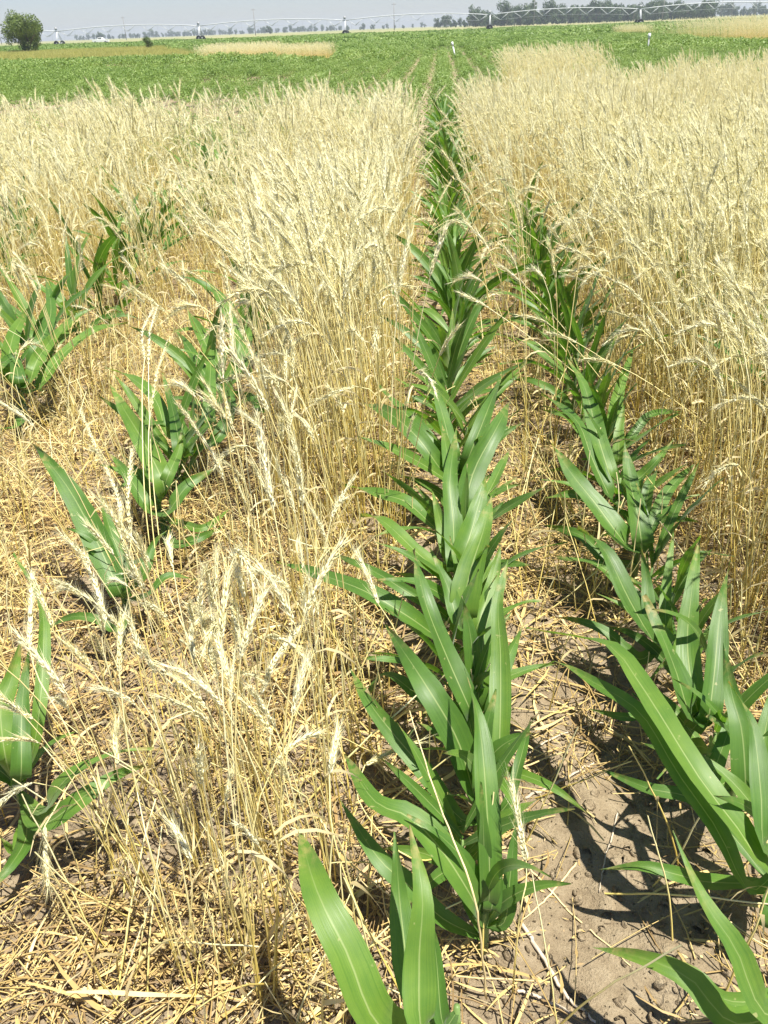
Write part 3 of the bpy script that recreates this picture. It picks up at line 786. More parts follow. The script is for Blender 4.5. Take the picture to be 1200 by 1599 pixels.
MZ = [((0.085, .87), 'second centre row maize'), ((.085, 1.11), 'third centre row maize'), ((.075, 1.62), 'long-leaved centre row maize'),
      ((.07, 2.2), 'wide-leaved centre row maize'), ((.64, .98), 'big lowest right row maize'), ((.62, 1.42), 'three-bladed right row maize'),
      ((.61, 1.72), 'ribbed-leaf right row maize'), ((.6, 2.05), 'evenly spread right row maize'), ((.6, 2.72), 'fine-leaved right row maize'),
      ((-.91, 1.12), 'lower left edge maize'), ((-.93, 1.84), 'sweeping-leaf left row maize'), ((-.97, 2.33), 'spear-leaf left row maize')]
def rye_label(x, y, ns, az, tilt):
    """how it looks, where it stands and which maize plant it is nearest to"""
    if x > 0.76: zone, grp = 'tall stand', 'rye plants in the tall stand at right'
    elif x > 0.15: zone, grp = 'row gap', 'rye plants between centre and right rows'
    elif x > -0.64 and y < 1.6: zone, grp = 'near clump', 'rye plants in the near sparse clump'
    elif x > -0.64: zone, grp = 'centre strip', 'rye plants in the strip beside the centre row'
    else: zone, grp = 'left straw', 'scattered rye plants at left'
    d = sorted(MZ, key=lambda q: (q[0][0] - x) ** 2 + (q[0][1] - y) ** 2)[0]
    dd = math.hypot(d[0][0] - x, d[0][1] - y)
    n_ = ['no', 'one', 'two', 'three', 'four', 'five'][ns]; c = math.cos(az)
    how = 'upright' if tilt < 0.05 else ('left leaning' if c < -0.4 else 'right leaning' if c > 0.4 else 'slanting')
    where = 'close to' if dd < 0.35 else ('near' if dd < 0.8 else 'well away from')
    return ('%s %s-eared rye plant in %s, %s %s' % (how, n_, zone, where, d[1]), grp)

PR, PT, PS, PI_ = [], [], [], []
NIND = 275
for i, (x, y) in enumerate(tufts):
    ns = int(rng.integers(3, 6)); az0 = lean_for(x); t0 = abs(rng.normal(0.07, 0.07))
    near = y < 2.2 and x < 0.7
    if near: t0 *= 0.5; az0 = math.pi + rng.normal(0, 1.2)
    if x < -1.05 and y < 4: t0 = abs(rng.normal(0.25, 0.25))
    z = float(gz(x, y)); tall = 1 + 0.32 * float(vnoise(np.array([x]), np.array([y]), 0.8, 44)[0])
    stalks = []
    for j in range(ns):
        a = az0 + rng.normal(0, 0.5); tl = t0 + rng.normal(0.0, 0.055)
        if not near and not (y < 2.4) and rng.random() < 0.07: tl += rng.uniform(0.2, 0.8)
        if rng.random() < 0.2: a += rng.uniform(-2.5, 2.5)
        r = 0.028 * math.sqrt(rng.random()); th = rng.random() * 6.28
        s = rng.uniform(0.86, 1.14) * (0.86 if (x < -0.6 and y < 4.5) else 1.0) * (rng.uniform(0.72, 1.0) if near else tall)
        stalks.append((r * math.cos(th), r * math.sin(th), a, tl, s, int(rng.integers(0, 18))))
    if i < NIND:
        heads = [not (near and rng.random() < 0.5) for _ in stalks]
        lab, grp = rye_label(x, y, sum(heads), az0, t0)
        e = empty('rye_plant', (x, y, z)); tag(e, lab, 'rye plant', grp)
        for hd, (dx, dy, a, tl, s, v) in zip(heads, stalks):
            if not hd:
                st = link('stem', HEADLESS[v % 6], e); st.location = (dx, dy, 0); st.rotation_euler = euler_for(a, tl); st.scale = (s, s, s); continue
            m = RV[v]; st = link('stem', m['stem'], e)
            st.location = (dx, dy, 0); st.rotation_euler = euler_for(a, tl); st.scale = (s, s, s)
            link('ear', m['ear'], st)
            if m['leaf']: link('dry_leaf', m['leaf'], st)
    else:
        for (dx, dy, a, tl, s, v) in stalks:
            PT.append((x + dx, y + dy, z)); PR.append(tuple(euler_for(a, tl))); PS.append(s); PI_.append(v)

def scatter(name, pts, rots, scls, idx, meshes, label=None, cat=None, group=None):
    me = bpy.data.meshes.new(name); me.vertices.add(len(pts)); me.vertices.foreach_set('co', np.array(pts, float).ravel())
    for nm, ty, arr in (('rot', 'FLOAT_VECTOR', rots), ('scl', 'FLOAT', scls), ('idx', 'INT', idx)):
        at = me.attributes.new(nm, ty, 'POINT')
        at.data.foreach_set('vector' if ty == 'FLOAT_VECTOR' else 'value', np.array(arr).ravel().astype(np.int32 if ty == 'INT' else float))
    o = link(name, me)
    g = bpy.data.node_groups.new(name + '_nodes', 'GeometryNodeTree')
    g.interface.new_socket('Geometry', in_out='INPUT', socket_type='NodeSocketGeometry')
    g.interface.new_socket('Geometry', in_out='OUTPUT', socket_type='NodeSocketGeometry')
    nd, lk = g.nodes, g.links
    gi, go = nd.new('NodeGroupInput'), nd.new('NodeGroupOutput')
    iop = nd.new('GeometryNodeInstanceOnPoints'); j = nd.new('GeometryNodeJoinGeometry')
    for k, m in enumerate(reversed(meshes)):          # a join lists its inputs last-linked first
        so = bpy.data.objects.new('piece', m)
        oi = nd.new('GeometryNodeObjectInfo'); oi.inputs['Object'].default_value = so; oi.inputs['As Instance'].default_value = False
        ti = nd.new('GeometryNodeGeometryToInstance'); lk.new(oi.outputs['Geometry'], ti.inputs[0]); lk.new(ti.outputs[0], j.inputs[0])
    def attr(nm, ty):
        a = nd.new('GeometryNodeInputNamedAttribute'); a.data_type = ty; a.inputs['Name'].default_value = nm; return a.outputs['Attribute']
    lk.new(gi.outputs[0], iop.inputs['Points']); lk.new(j.outputs[0], iop.inputs['Instance'])
    iop.inputs['Pick Instance'].default_value = True
    lk.new(attr('idx', 'INT'), iop.inputs['Instance Index'])
    er = nd.new('FunctionNodeEulerToRotation'); lk.new(attr('rot', 'FLOAT_VECTOR'), er.inputs[0]); lk.new(er.outputs[0], iop.inputs['Rotation'])
    lk.new(attr('scl', 'FLOAT'), iop.inputs['Scale'])
    lk.new(iop.outputs[0], go.inputs[0])
    md = o.modifiers.new('scatter', 'NODES'); md.node_group = g
    return tag(o, label, cat, group, 'stuff')

print('tufts', len(tufts), 'instanced stalks', len(PT))
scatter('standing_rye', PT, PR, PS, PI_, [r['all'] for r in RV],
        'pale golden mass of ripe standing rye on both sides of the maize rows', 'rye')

# far rye plots
def plot(name, poly, n, sc, label):
    """poly: (x0, x1, y0, y1) with ragged sides"""
    x0, x1, y0, y1 = poly; p, r, s, ix = [], [], [], []
    for _ in range(n):
        u, v = rng.random(), rng.random()
        x, y = x0 + (x1 - x0) * u, y0 + (y1 - y0) * v
        if min(u, 1 - u, v, 1 - v) < 0.06 and rng.random() < 0.6: continue
        if vnoise(np.array([x]), np.array([y]), 0.6, 9)[0] < -0.32 and rng.random() < 0.6: continue
        p.append((x, y, 0)); r.append(tuple(euler_for(lean_for(x), abs(rng.normal(0.12, 0.12))))); s.append(sc * rng.uniform(0.85, 1.2)); ix.append(int(rng.integers(0, 18)))
    scatter(name, p, r, s, ix, [q['all'] for q in RV], label, 'rye')
a = P(325, 97)[:2]; b = P(430, 96)[:2]; c = P(528, 90)[:2]
plot('rye_patch', (a[0], b[0], 53, 59), 4800, 0.97, 'straw coloured rye patch across the green field, left of the middle distance')
plot('rye_patch', (b[0] + .1, c[0] - .1, 53.5, 58), 2000, 0.85, 'thinner trailing strip of rye just right of the left field patch')
plot('rye_patch', (1.5, 3.9, 19.5, 23.5), 1700, 1.0, 'pale rye patch in the green field directly behind the tall right stand')
a = P(1068, 66)[:2]
plot('rye_patch', (a[0], a[0] + 18, 52, 72), 10000, 1.35, 'large pale rye patch in the field at the upper right edge')
plot('rye_patch', (P(950, 56)[0], P(1035, 56)[0], 90, 97), 2000, 1.0, 'thin distant line of rye in the field left of the upper right patch')

# stubble and broken stems
p, r, s, ix = [], [], [], []
for gy in np.arange(0.7, 9, cell):
    xl, xrr = -0.62 * (gy + 0.55) - 0.5, 0.53 * (gy + 0.55) + 0.5
    for gx in np.arange(xl, xrr, cell):
        for _ in range(rng.poisson((520 if gy < 4 else 330) * cell * cell)):
            x, y = gx + rng.random() * cell, gy + rng.random() * cell
            d = 0.25 if y < 5 else 0.4
            if -0.62 < x < -0.13: d = 0.75
            elif 0.22 < x < 0.5: d = 0.04 if y < 1.7 else 0.45
            elif x > 0.76: d = 0.9
            elif 0.53 < x <= 0.76 or -0.13 < x < 0.2: d = 0.05
            elif x < -1.05: d = 0.6
            if rng.random() > d: continue
            p.append((x, y, float(gz(x, y)))); r.append(tuple(euler_for(rng.random() * 6.28, abs(rng.normal(0, 0.45))))); s.append(rng.uniform(0.6, 1.3)); ix.append(int(rng.integers(0, 8)))
scatter('stubble', p, r, s, ix, SV, 'short broken rye stems sticking up between the rows', 'stubble')

# ------------------------------------------------------------------ litter on the soil
def litter_variant(seed):
    rr = np.random.default_rng(seed); b = MB()
    for k in range(9):
        c = np.append(rr.uniform(-0.11, 0.11, 2), rr.uniform(0.001, 0.02)); az = rr.random() * 6.28; L = rr.uniform(0.04, 0.24)
        cv = rr.normal(0, 0.6); up = rr.normal(0, 0.12); pts = []; q = c - 0.5 * L * np.array([math.cos(az), math.sin(az), 0])
        flat = rr.random() < 0.3
        for j in range(5):
            pts.append(q.copy()); a = az + cv * (j / 4 - .5); q = q + L / 4 * np.array([math.cos(a), math.sin(a), up * math.sin(j * 1.7)])
        if flat:
            V = []
            for j, q in enumerate(pts):
                wv = np.array([-math.sin(az), math.cos(az), 0.5 * math.sin(j + seed)]) * rr.uniform(0.0015, 0.0042) * (1 - abs(j - 2) / 3)
                V += [q - wv, q + wv]
            b.add(V, [(2 * j, 2 * j + 1, 2 * j + 3, 2 * j + 2) for j in range(4)])
        else: b.tube(pts, rr.uniform(0.0008, 0.0018), 3, 0, False)
    for k in range(26):                                     # chaff and leaf scraps
        c = np.append(rr.uniform(-0.12, 0.12, 2), rr.uniform(0.001, 0.008)); az = rr.random() * 6.28; a = rr.uniform(0.002, 0.009); q = rr.uniform(0.001, 0.0025)
        u = np.array([math.cos(az), math.sin(az), rr.normal(0, .3)]) * a; v = np.array([-math.sin(az), math.cos(az), rr.normal(0, .5)]) * q
        b.add([c - u, c - v, c + u, c + v], [(0, 1, 2, 3)])
    return b.mesh('straw_bits', [LITTER])
LV = [litter_variant(500 + k) for k in range(14)]
def lit_d(x, y):
    if x > 0.76: return 0.8
    if 0.13 < x < 0.58:
        base = 0.12 if y < 1.55 else (0.28 if y < 1.85 else 0.85)
        return base
    if -0.13 < x <= 0.13: return 0.35
    if x >= 0.58: return 0.3
    if x > -0.85: return (0.5 if x > -0.4 else 0.75) if y < 1.25 else (0.7 if y < 2 else 0.9)
    return 1.0
p, r, s, ix = [], [], [], []
for gy in np.arange(0.5, 10, cell):
    xl, xrr = -0.62 * (gy + 0.55) - 0.5, 0.53 * (gy + 0.55) + 0.5
    mx = 270 if gy < 2.6 else 190 if gy < 5 else 80
    for gx in np.arange(xl, xrr, cell):
        for _ in range(rng.poisson(mx * cell * cell)):
            x, y = gx + rng.random() * cell, gy + rng.random() * cell
            nz = vnoise(np.array([x]), np.array([y]), 5, 21)[0]
            if rng.random() > lit_d(x, y) * (1 + 1.6 * nz): continue
            p.append((x, y, float(gz(x, y)) + 0.002 + rng.random() * (0.012 if x > -0.13 else 0.03) * lit_d(x, y)))
            r.append((rng.normal(0, 0.12), rng.normal(0, 0.12), rng.random() * 6.28)); s.append(rng.uniform(0.7, 1.35)); ix.append(int(rng.integers(0, 14)))
scatter('straw_litter', p, r, s, ix, LV, 'loose dry straw and leaf bits lying on the soil', 'straw litter')

# soil clods
def clod(seed):
    rr = np.random.default_rng(seed); b = MB(); ring = []
    V = [(0, 0, 1)]; 
    for a, zz in ((0.75, 0.6), (1.0, 0.0), (0.8, -0.5)):
        for k in range(6):
            t = k / 6 * 6.28 + a; q = rr.uniform(0.75, 1.2); V.append((a * q * math.cos(t), a * q * math.sin(t), zz * rr.uniform(0.7, 1.2)))
    V = np.array(V) * [0.012, 0.01, 0.007]
    Fc = [(0, 1 + k, 1 + (k + 1) % 6) for k in range(6)]
    for rI in range(2):
        for k in range(6):
            a0, a1 = 1 + rI * 6 + k, 1 + rI * 6 + (k + 1) % 6; Fc.append((a0, a0 + 6, a1 + 6, a1))
    b.add(V, Fc); return b.mesh('clod', [bpy.data.materials['dry_soil']])
CV = [clod(k) for k in range(6)]
p, r, s, ix = [], [], [], []
for _ in range(14000):
    y = 0.6 + 3.6 * rng.random() ** 1.3; x = rng.uniform(-0.62 * (y + .55) - .3, 0.53 * (y + .55) + .3)
    p.append((x, y, float(gz(x, y)) + 0.001)); r.append(tuple(rng.uniform(-3, 3, 3))); s.append(0.16 + 1.3 * rng.random() ** 6); ix.append(int(rng.integers(0, 6)))
scatter('soil_clods', p, r, s, ix, CV, 'small crumbs and clods of dry soil between the rows', 'soil clods')

# ------------------------------------------------------------------ single rye stalks and pieces the photo shows large
def ear_at(pts, n=13, L=None, r=0.0036, awn=0.035, seed=0):
    """rye ear along a curve; returns builder in world coordinates"""
    E_ = MB(); ax = spline(pts, 21)
    ear_geo(E_, ax, np.random.default_rng(seed), np.array([0.2, -0.7, 0.7]), 0.0027, 0.044, 4, 0.0005)
    return E_
def shift(b, B): b.v = [tuple(np.array(q) - B) for q in b.v]; return b
def hero(base, stem, ear, label, seed, rad=0.0019):
    """base px; stem [(px,py,h)]; ear [(px,py,h)] from its foot to its tip"""
    B = P(*base, 0); B[2] = float(gz(B[0], B[1])) - 0.005
    e = empty('rye_stalk', tuple(B)); tag(e, label, 'rye stalk', 'single rye stalks standing out in the foreground')
    S = [B] + [P(*q) for q in stem] + [P(*ear[0])]
    sb = MB(); sb.tube(spline(S, 16), list(np.linspace(rad, rad * .6, 16)), 5, 0, False)
    st = shift(sb, B).build('stem', STRAW, e)
    shift(ear_at([P(*q) for q in ear], seed=seed), B).build('ear', EAR, st)
hero((262, 960), [(240, 760, .3), (233, 640, .5)], [(232, 570, .60), (234, 520, .66), (246, 478, .69)], 'rye stalk with a bright white ear, tallest above the left maize plants', 1)
hero((255, 985), [(228, 800, .3), (222, 620, .55)], [(226, 560, .62), (222, 520, .66), (240, 480, .68)], 'rye stalk with a yellowish drooping ear beside the bright white-eared one', 2)
hero((262, 1010), [(238, 820, .3), (232, 690, .5)], [(236, 640, .55), (246, 580, .62), (262, 530, .64)], 'rye stalk with its curved yellow ear just below the white ear', 3)
hero((395, 1350), [(370, 1200, .28), (345, 1090, .5)], [(340, 1060, .54), (325, 1000, .6), (312, 955, .65)], 'rye stalk with the broadest pale ear, leaning left near the lower middle', 4)
hero((410, 1360), [(385, 1220, .28), (362, 1110, .5)], [(358, 1060, .56), (342, 1010, .6), (330, 965, .64)], 'rye stalk with a pale feathery ear close behind the broadest one', 5)
hero((330, 1330), [(312, 1200, .3), (304, 1080, .5)], [(303, 1030, .56), (300, 985, .59), (318, 965, .6)], 'rye stalk with a short white bent ear left of the broadest one', 6)
hero((405, 1330), [(405, 1200, .25), (406, 1120, .4)], [(408, 1085, .46), (430, 1030, .52), (475, 972, .55)], 'rye stalk with a long ear tilted up to the right over bare soil', 7)
hero((690, 1200), [(655, 1080, .2), (620, 990, .36)], [(592, 945, .44), (575, 900, .49), (556, 860, .53)], 'slender rye stalk with its ear crossing the left leaf of the centre row', 8)
hero((800, 1560), [(812, 1430, .2), (822, 1380, .25)], [(822, 1345, .28), (812, 1290, .34), (800, 1225, .38)], 'rye stalk with a whitish ear right of the near centre maize plant', 9)
hero((730, 1330), [(640, 1340, .12), (560, 1250, .12)], [(570, 1195, .12), (610, 1175, .13), (655, 1158, .14)], 'lodged rye stalk with a fluffy ear lying across the centre row leaf', 10)
hero((560, 830), [(570, 700, .35), (590, 620, .55)], [(555, 603, .6), (525, 612, .6), (492, 628, .57)], 'rye stalk bent over with its ear level at the edge of the rye strip', 11)
hero((175, 1400), [(160, 1260, .25), (130, 1200, .3)], [(70, 1290, .24), (72, 1340, .2), (75, 1385, .15)], 'rye stalk with a bristly ear hanging down under the lower left maize leaf', 12)
hero((175, 1330), [(115, 1160, .3), (60, 1060, .42)], [(46, 1010, .48), (48, 950, .52), (50, 895, .56)], 'rye stalk with a pale upright ear in front of the lower left maize', 13)
hero((215, 1250), [(185, 1100, .3), (160, 1010, .45)], [(165, 970, .5), (150, 915, .54), (130, 870, .58)], 'rye stalk with a greenish yellow ear above the arched left leaf', 14)
hero((230, 1120), [(200, 930, .35), (185, 850, .5)], [(190, 840, .52), (185, 780, .58), (165, 730, .62)], 'rye stalk with a lime tinted ear beside the sweeping left maize leaf', 15)
hero((255, 1120), [(215, 940, .3), (203, 880, .45)], [(205, 840, .5), (200, 780, .57), (205, 700, .6)], 'rye stalk with a narrow dull ear next to the lime tinted one', 16)
hero((205, 1330), [(190, 1230, .2), (183, 1210, .25)], [(184, 1195, .28), (180, 1160, .31), (183, 1125, .34)], 'short rye stalk with a small upright ear over the two crossing left leaves', 17)
hero((185, 830), [(160, 760, .2), (155, 740, .28)], [(152, 705, .36), (138, 670, .4), (124, 640, .42)], 'rye stalk with a bright white leaning ear over trampled straw at left', 18)
hero((290, 1480), [(300, 1400, .15), (295, 1340, .25)], [(300, 1345, .28), (282, 1310, .32), (268, 1285, .34)], 'low rye stalk with a pale ear in the bottom left clump', 19)
hero((640, 1580), [(560, 1420, .2), (520, 1300, .35)], [(515, 1210, .42), (520, 1180, .45), (528, 1140, .47)], 'rye stalk with a papery white ear left of the near maize leaves', 20)

# traced straws and dry roots on the bare soil
def piece(name, pts, r, m, label, cat, grp, flat=False):
    w_ = [P(*q) for q in pts]; B = w_[0].copy()
    for q in w_: q[2] = max(q[2], float(gz(q[0], q[1])) + r)
    b = MB(); n = 26; sp = spline(w_, n)
    for q in sp: q[2] = max(q[2], float(gz(q[0], q[1])) + r * 1.1)
    for q in range(1, n - 1): sp[q] += rng.normal(0, r * 0.35, 3) * [1, 1, 0.3]
    b.tube(sp, list(r * (1 - 0.5 * np.linspace(0, 1, n) ** 2)), 5, 0); shift(b, B); o = b.build(name, m); o.location = tuple(B)
    return tag(o, label, cat, grp)
ROOT = simple('bleached_root', (0.5, 0.42, 0.32), 0.8, 0.35, 60)
PALE = simple('fallen_straw', (0.66, 0.53, 0.27), 0.5, 0.2, 40)
piece('dry_root', [(820, 1250, .01), (860, 1228, .012), (905, 1205, .01), (930, 1192, .006)], 0.0035, ROOT, 'bleached crooked root lying on bare soil beside the centre row', 'root', 'dry roots on the bare soil')
piece('dry_root', [(810, 1190, .012), (850, 1160, .012), (900, 1140, .008), (985, 1120, .006)], 0.0022, ROOT, 'thin pale root slanting across the top of the bare soil', 'root', 'dry roots on the bare soil')
piece('dry_root', [(965, 1270, .008), (955, 1310, .01), (945, 1345, .008), (935, 1400, .006)], 0.002, ROOT, 'curved pale root in the middle of the bare soil', 'root', 'dry roots on the bare soil')
piece('fallen_straw', [(810, 1440, .012), (850, 1500, .015), (890, 1560, .012), (930, 1600, .01)], 0.0042, ROOT, 'thick bleached stalk lying toward the bottom edge', 'straw', 'fallen stalks on the bare soil')
piece('fallen_straw', [(805, 1545, .012), (850, 1560, .012), (900, 1590, .01)], 0.003, ROOT, 'short bleached stalk at the very bottom beside the thick one', 'straw', 'fallen stalks on the bare soil')
piece('fallen_straw', [(815, 1350, .01), (880, 1415, .012), (940, 1470, .01), (985, 1510, .01)], 0.002, PALE, 'long yellow straw crossing the bare soil diagonally', 'straw', 'fallen stalks on the bare soil')
piece('fallen_straw', [(900, 1350, .012), (860, 1400, .012), (805, 1450, .012)], 0.0022, PALE, 'yellow straw slanting down to the near centre maize', 'straw', 'fallen stalks on the bare soil')
piece('fallen_straw', [(790, 1065, .012), (860, 1095, .012), (925, 1125, .008), (1000, 1165, .008)], 0.003, PALE, 'stout yellow straw between the maize rows above the bare soil', 'straw', 'fallen stalks on the bare soil')
piece('fallen_straw', [(760, 1560, .03), (740, 1400, .3), (680, 1240, .36), (640, 1110, .42)], 0.002, PALE, 'upright amber straw leaning across the near centre maize leaves', 'straw', 'fallen stalks on the bare soil')
piece('fallen_straw', [(500, 1280, .10), (545, 1345, .08), (610, 1400, .06)], 0.0022, PALE, 'bright yellow straw leaning behind the nearest broad leaf', 'straw', 'fallen stalks on the bare soil')

# ------------------------------------------------------------------ bean crop behind the rye
def crop_variant(seed, L, wid, hh, n, size):
    rr = np.random.default_rng(seed); b = MB()
    for k in range(n):
        u = rr.normal(0, 0.42); y = rr.uniform(-L / 2, L / 2); x = u * wid * 0.5
        top = hh * (1 - 0.55 * min(1, u * u)) * rr.uniform(0.75, 1.1); z = top * (0.35 + 0.65 * rr.random() ** 0.6)
        a = rr.random() * 6.28; til = rr.normal(0, 0.5); s = size * rr.uniform(0.6, 1.25)
        d = np.array([math.cos(a) * math.cos(til), math.sin(a) * math.cos(til), math.sin(til)]); q = np.array([-math.sin(a), math.cos(a), rr.normal(0, 0.4)])
        c = np.array([x, y, z]); nrm = np.cross(d, q)
        b.add([c - d * s * .5, c + q * s * .36 - nrm * s * .06, c + d * s * .55 - nrm * s * .12, c - q * s * .36 - nrm * s * .06, c + nrm * s * .05],
              [(0, 4, 1), (1, 4, 2), (2, 4, 3), (3, 4, 0)])
    return b.mesh('bean_row', [CROP], False)
NV = [crop_variant(700 + k, 0.55, 0.82, 0.4, 330, 0.05) for k in range(8)]
FV = [crop_variant(800 + k, 2.3, 0.9, 0.44, 420, 0.095) for k in range(6)]
XF = [crop_variant(900 + k, 7.0, 1.6, 0.5, 260, 0.24) for k in range(6)]
p, r, s, ix = [], [], [], []
def crop_rows(y0, y1, step, off, nv, dx=0.76, sc=1.0):
    for y in np.arange(y0, y1, step):
        for k in range(int((-0.64 * y - 3) / dx), int((0.56 * y + 3) / dx) + 1):
            x = k * dx + 0.06 + rng.normal(0, 0.03)
            back = 11.0 + 0.36 * min(0, x) if x < 0.2 else 12.2 + 0.75 * x
            if y < back and not (y > 9.3 and (-2.3 < x < -1.7 or -0.35 < x < 0.4)): continue
            if -0.5 < (x + 0.2) and x < 0.45 and y < 14 : pass
            if 1.5 < x < 3.9 and 19.5 < y < 23.5: continue
            if -14.8 < x < -6.2 and 52.3 < y < 59.5: continue
            if x > 17 and 51 < y < 73: continue
            if x < -16 - (y - 62) * 0.34 and 62 < y < 132: continue
            bare = vnoise(np.array([x]), np.array([y]), 0.16, 33)[0]
            if y > 15 and bare < -0.2 and rng.random() < 0.75: continue
            p.append((x, y + rng.uniform(-.1, .1) * step, -0.01)); r.append((0, 0, rng.choice([0, math.pi]) + rng.normal(0, 0.06)))
            s.append(sc * rng.uniform(0.8, 1.15) * (1 + 0.5 * vnoise(np.array([x]), np.array([y]), 0.09, 34)[0])); ix.append(off + int(rng.integers(0, nv)))
crop_rows(9.3, 42, 0.42, 0, 8)
crop_rows(42, 100, 2.0, 8, 6)
crop_rows(100, 258, 6.5, 14, 6, 1.52, 1.1)
print('crop', len(p))
scatter('bean_crop', p, r, s, ix, NV + FV + XF, 'low leafy green crop in rows filling the field behind the rye', 'crop')
# dry grass on the verge by the bush
GRS = leafy('verge_grass', [(0.1, (0.24, 0.28, 0.06)), (0.5, (0.42, 0.41, 0.12)), (0.9, (0.6, 0.54, 0.22))], 0.6, 0.3)
def grass_variant(seed):
    rr = np.random.default_rng(seed); b = MB()
    for k in range(60):
        x, y = rr.uniform(-0.8, 0.8, 2); h = rr.uniform(0.12, 0.4); d = rr.normal(0, 0.12, 2); w_ = 0.012
        b.add([(x - w_, y, 0), (x + w_, y, 0), (x + d[0], y + d[1], h)], [(0, 1, 2)])
    return b.mesh('grass', [GRS], False)
GV = [grass_variant(k) for k in range(5)]
p, r, s, ix = [], [], [], []
for _ in range(5200):
    y = rng.uniform(62, 132); x = rng.uniform(-0.62 * y - 3, -16 - (y - 62) * 0.34)
    p.append((x, y, 0)); r.append((0, 0, rng.random() * 6.28)); s.append(rng.uniform(0.7, 1.5)); ix.append(int(rng.integers(0, 5)))
scatter('verge_grass', p, r, s, ix, GV, 'yellowish rough grass on the verge around the round bush', 'grass')

# ------------------------------------------------------------------ bushes and trees
def crown_mb(seed, rad, hgt, zc, n, size, lobes=9, low=0.0):
    rr = np.random.default_rng(seed); b = MB()
    cs = [(np.array([rr.normal(0, 0.42) * rad, rr.normal(0, 0.42) * rad, zc + rr.uniform(-0.36, 0.36) * hgt]), rr.uniform(0.35, 0.62)) for _ in range(lobes)]
    for k in range(n):
        c, q = cs[rr.integers(0, lobes)]; d = rr.normal(0, 1, 3); d /= np.linalg.norm(d)
        rd = rr.random() ** 0.45; pt = c + d * rd * q * np.array([rad * .72, rad * .72, hgt * 0.5])
        if pt[2] < low: continue
        a = rr.normal(0, 1, 3); a /= np.linalg.norm(a); e = np.cross(a, d + 0.01); e /= np.linalg.norm(e); s_ = size * rr.uniform(0.5, 1.3)
        b.add([pt - a * s_ * .5, pt + e * s_ * .3, pt + a * s_ * .55, pt - e * s_ * .3], [(0, 1, 2, 3)])
    return b
def trunk_mb(seed, h, r, spread):
    rr = np.random.default_rng(seed); b = MB(); b.tube([(0, 0, -0.1), (0.02 * h, 0, h * .4), (0, 0.02 * h, h * .75)], [r, r * .7, r * .35], 6)
    for k in range(6):
        a = k * 1.05 + rr.random(); z0 = h * rr.uniform(0.15, 0.5)
        b.tube([(0, 0, z0), (spread * .5 * math.cos(a), spread * .5 * math.sin(a), z0 + h * .2), (spread * math.cos(a), spread * math.sin(a), z0 + h * rr.uniform(0.3, 0.45))], [r * .5, r * .3, r * .12], 5)
    return b
bx, by = along(43, 128)
BUSHLEAF = leafy('bush_leaf', [(0.15, (0.05, 0.09, 0.012)), (0.5, (0.1, 0.155, 0.025)), (0.9, (0.17, 0.22, 0.045))], 0.55, 0.25)
e = empty('round_bush', (bx, by, 0)); tag(e, 'big dark green round bush standing alone on the grass at far left', 'bush')
crown_mb(3, 3.3, 5.2, 2.35, 15000, 0.26, 26, 0.15).build('crown', BUSHLEAF, e, False); trunk_mb(1, 4.2, 0.2, 2.2).build('trunk', BARK, e)
bx, by = along(228, 118)
e = empty('small_bush', (bx, by, 0)); tag(e, 'small dark bush on the green verge right of the big round bush', 'bush')
crown_mb(14, 0.8, 1.5, 0.72, 1800, 0.13, 14, 0.02).build('crown', BUSHLEAF, e, False); trunk_mb(2, 1.0, 0.05, 0.4).build('trunk', BARK, e)

TREES = []
for k in range(6):
    hh = [9, 11, 8, 10, 12, 7][k]
    TREES.append((trunk_mb(20 + k, hh * .8, 0.3, hh * .25).mesh('trunk', [BARK]), crown_mb(30 + k, hh * .5, hh * .95, hh * .52, 1500, 1.0, 12, 0.4).mesh('crown', [FARLEAF], False)))
def tree(px, dist, sc, label, group):
    x, y = along(px, dist); tk, cr = random.choice(TREES)
    e = empty('tree', (x, y, 0), random.random() * 6.28, sc); tag(e, label, 'tree', group); link('trunk', tk, e); link('crown', cr, e)
# dense belt at right, thinner belt in the middle, low hazy belt at left
for px in np.arange(742, 1112, 3.2):
    q = px + random.uniform(-3, 3); sz = random.uniform(0.6, 1.08)
    land = ('left of the pivot tower at the belt start' if q < 765 else 'between pivot tower and the tall pole' if q < 834 else 'right of the tall pole' if q < 915
            else 'left of the right pivot tower' if q < 999 else 'between right pivot tower and the next pole' if q < 1035 else 'at the right end of the belt')
    tree(q, random.uniform(560, 680), sz, '%s dark green belt tree %s' % ('taller' if sz > 0.96 else 'medium' if sz > 0.8 else 'lower', land), 'trees of the right belt')
for px in np.arange(1130, 1215, 7):
    tree(px + random.uniform(-3, 3), random.uniform(800, 950), random.uniform(0.6, 1.0), 'tree in the belt beyond the large rye patch at far right', 'trees at the far right')
for px in list(np.arange(684, 742, 7)):
    tree(px, random.uniform(650, 760), random.uniform(0.45, 0.75), 'low tree at the left end of the right tree belt', 'low trees ending the right belt')
for px in list(np.arange(548, 682, 12)):
    tree(px + random.uniform(-4, 4), random.uniform(1100, 1500), random.uniform(0.4, 0.8), 'small bluish tree on the middle horizon', 'small trees on the middle horizon')
for px in np.arange(118, 548, 4.4):
    tree(px + random.uniform(-4, 4), random.uniform(1300, 1800), random.uniform(0.55, 0.95), 'hazy blue-green tree in the long belt along the left horizon', 'trees of the left belt')
tree(422, 900, 0.85, 'darker lone tree rising above the belt left of the middle', None)
tree(158, 1000, 0.95, 'taller rounded tree above the white vehicle on the left horizon', None)

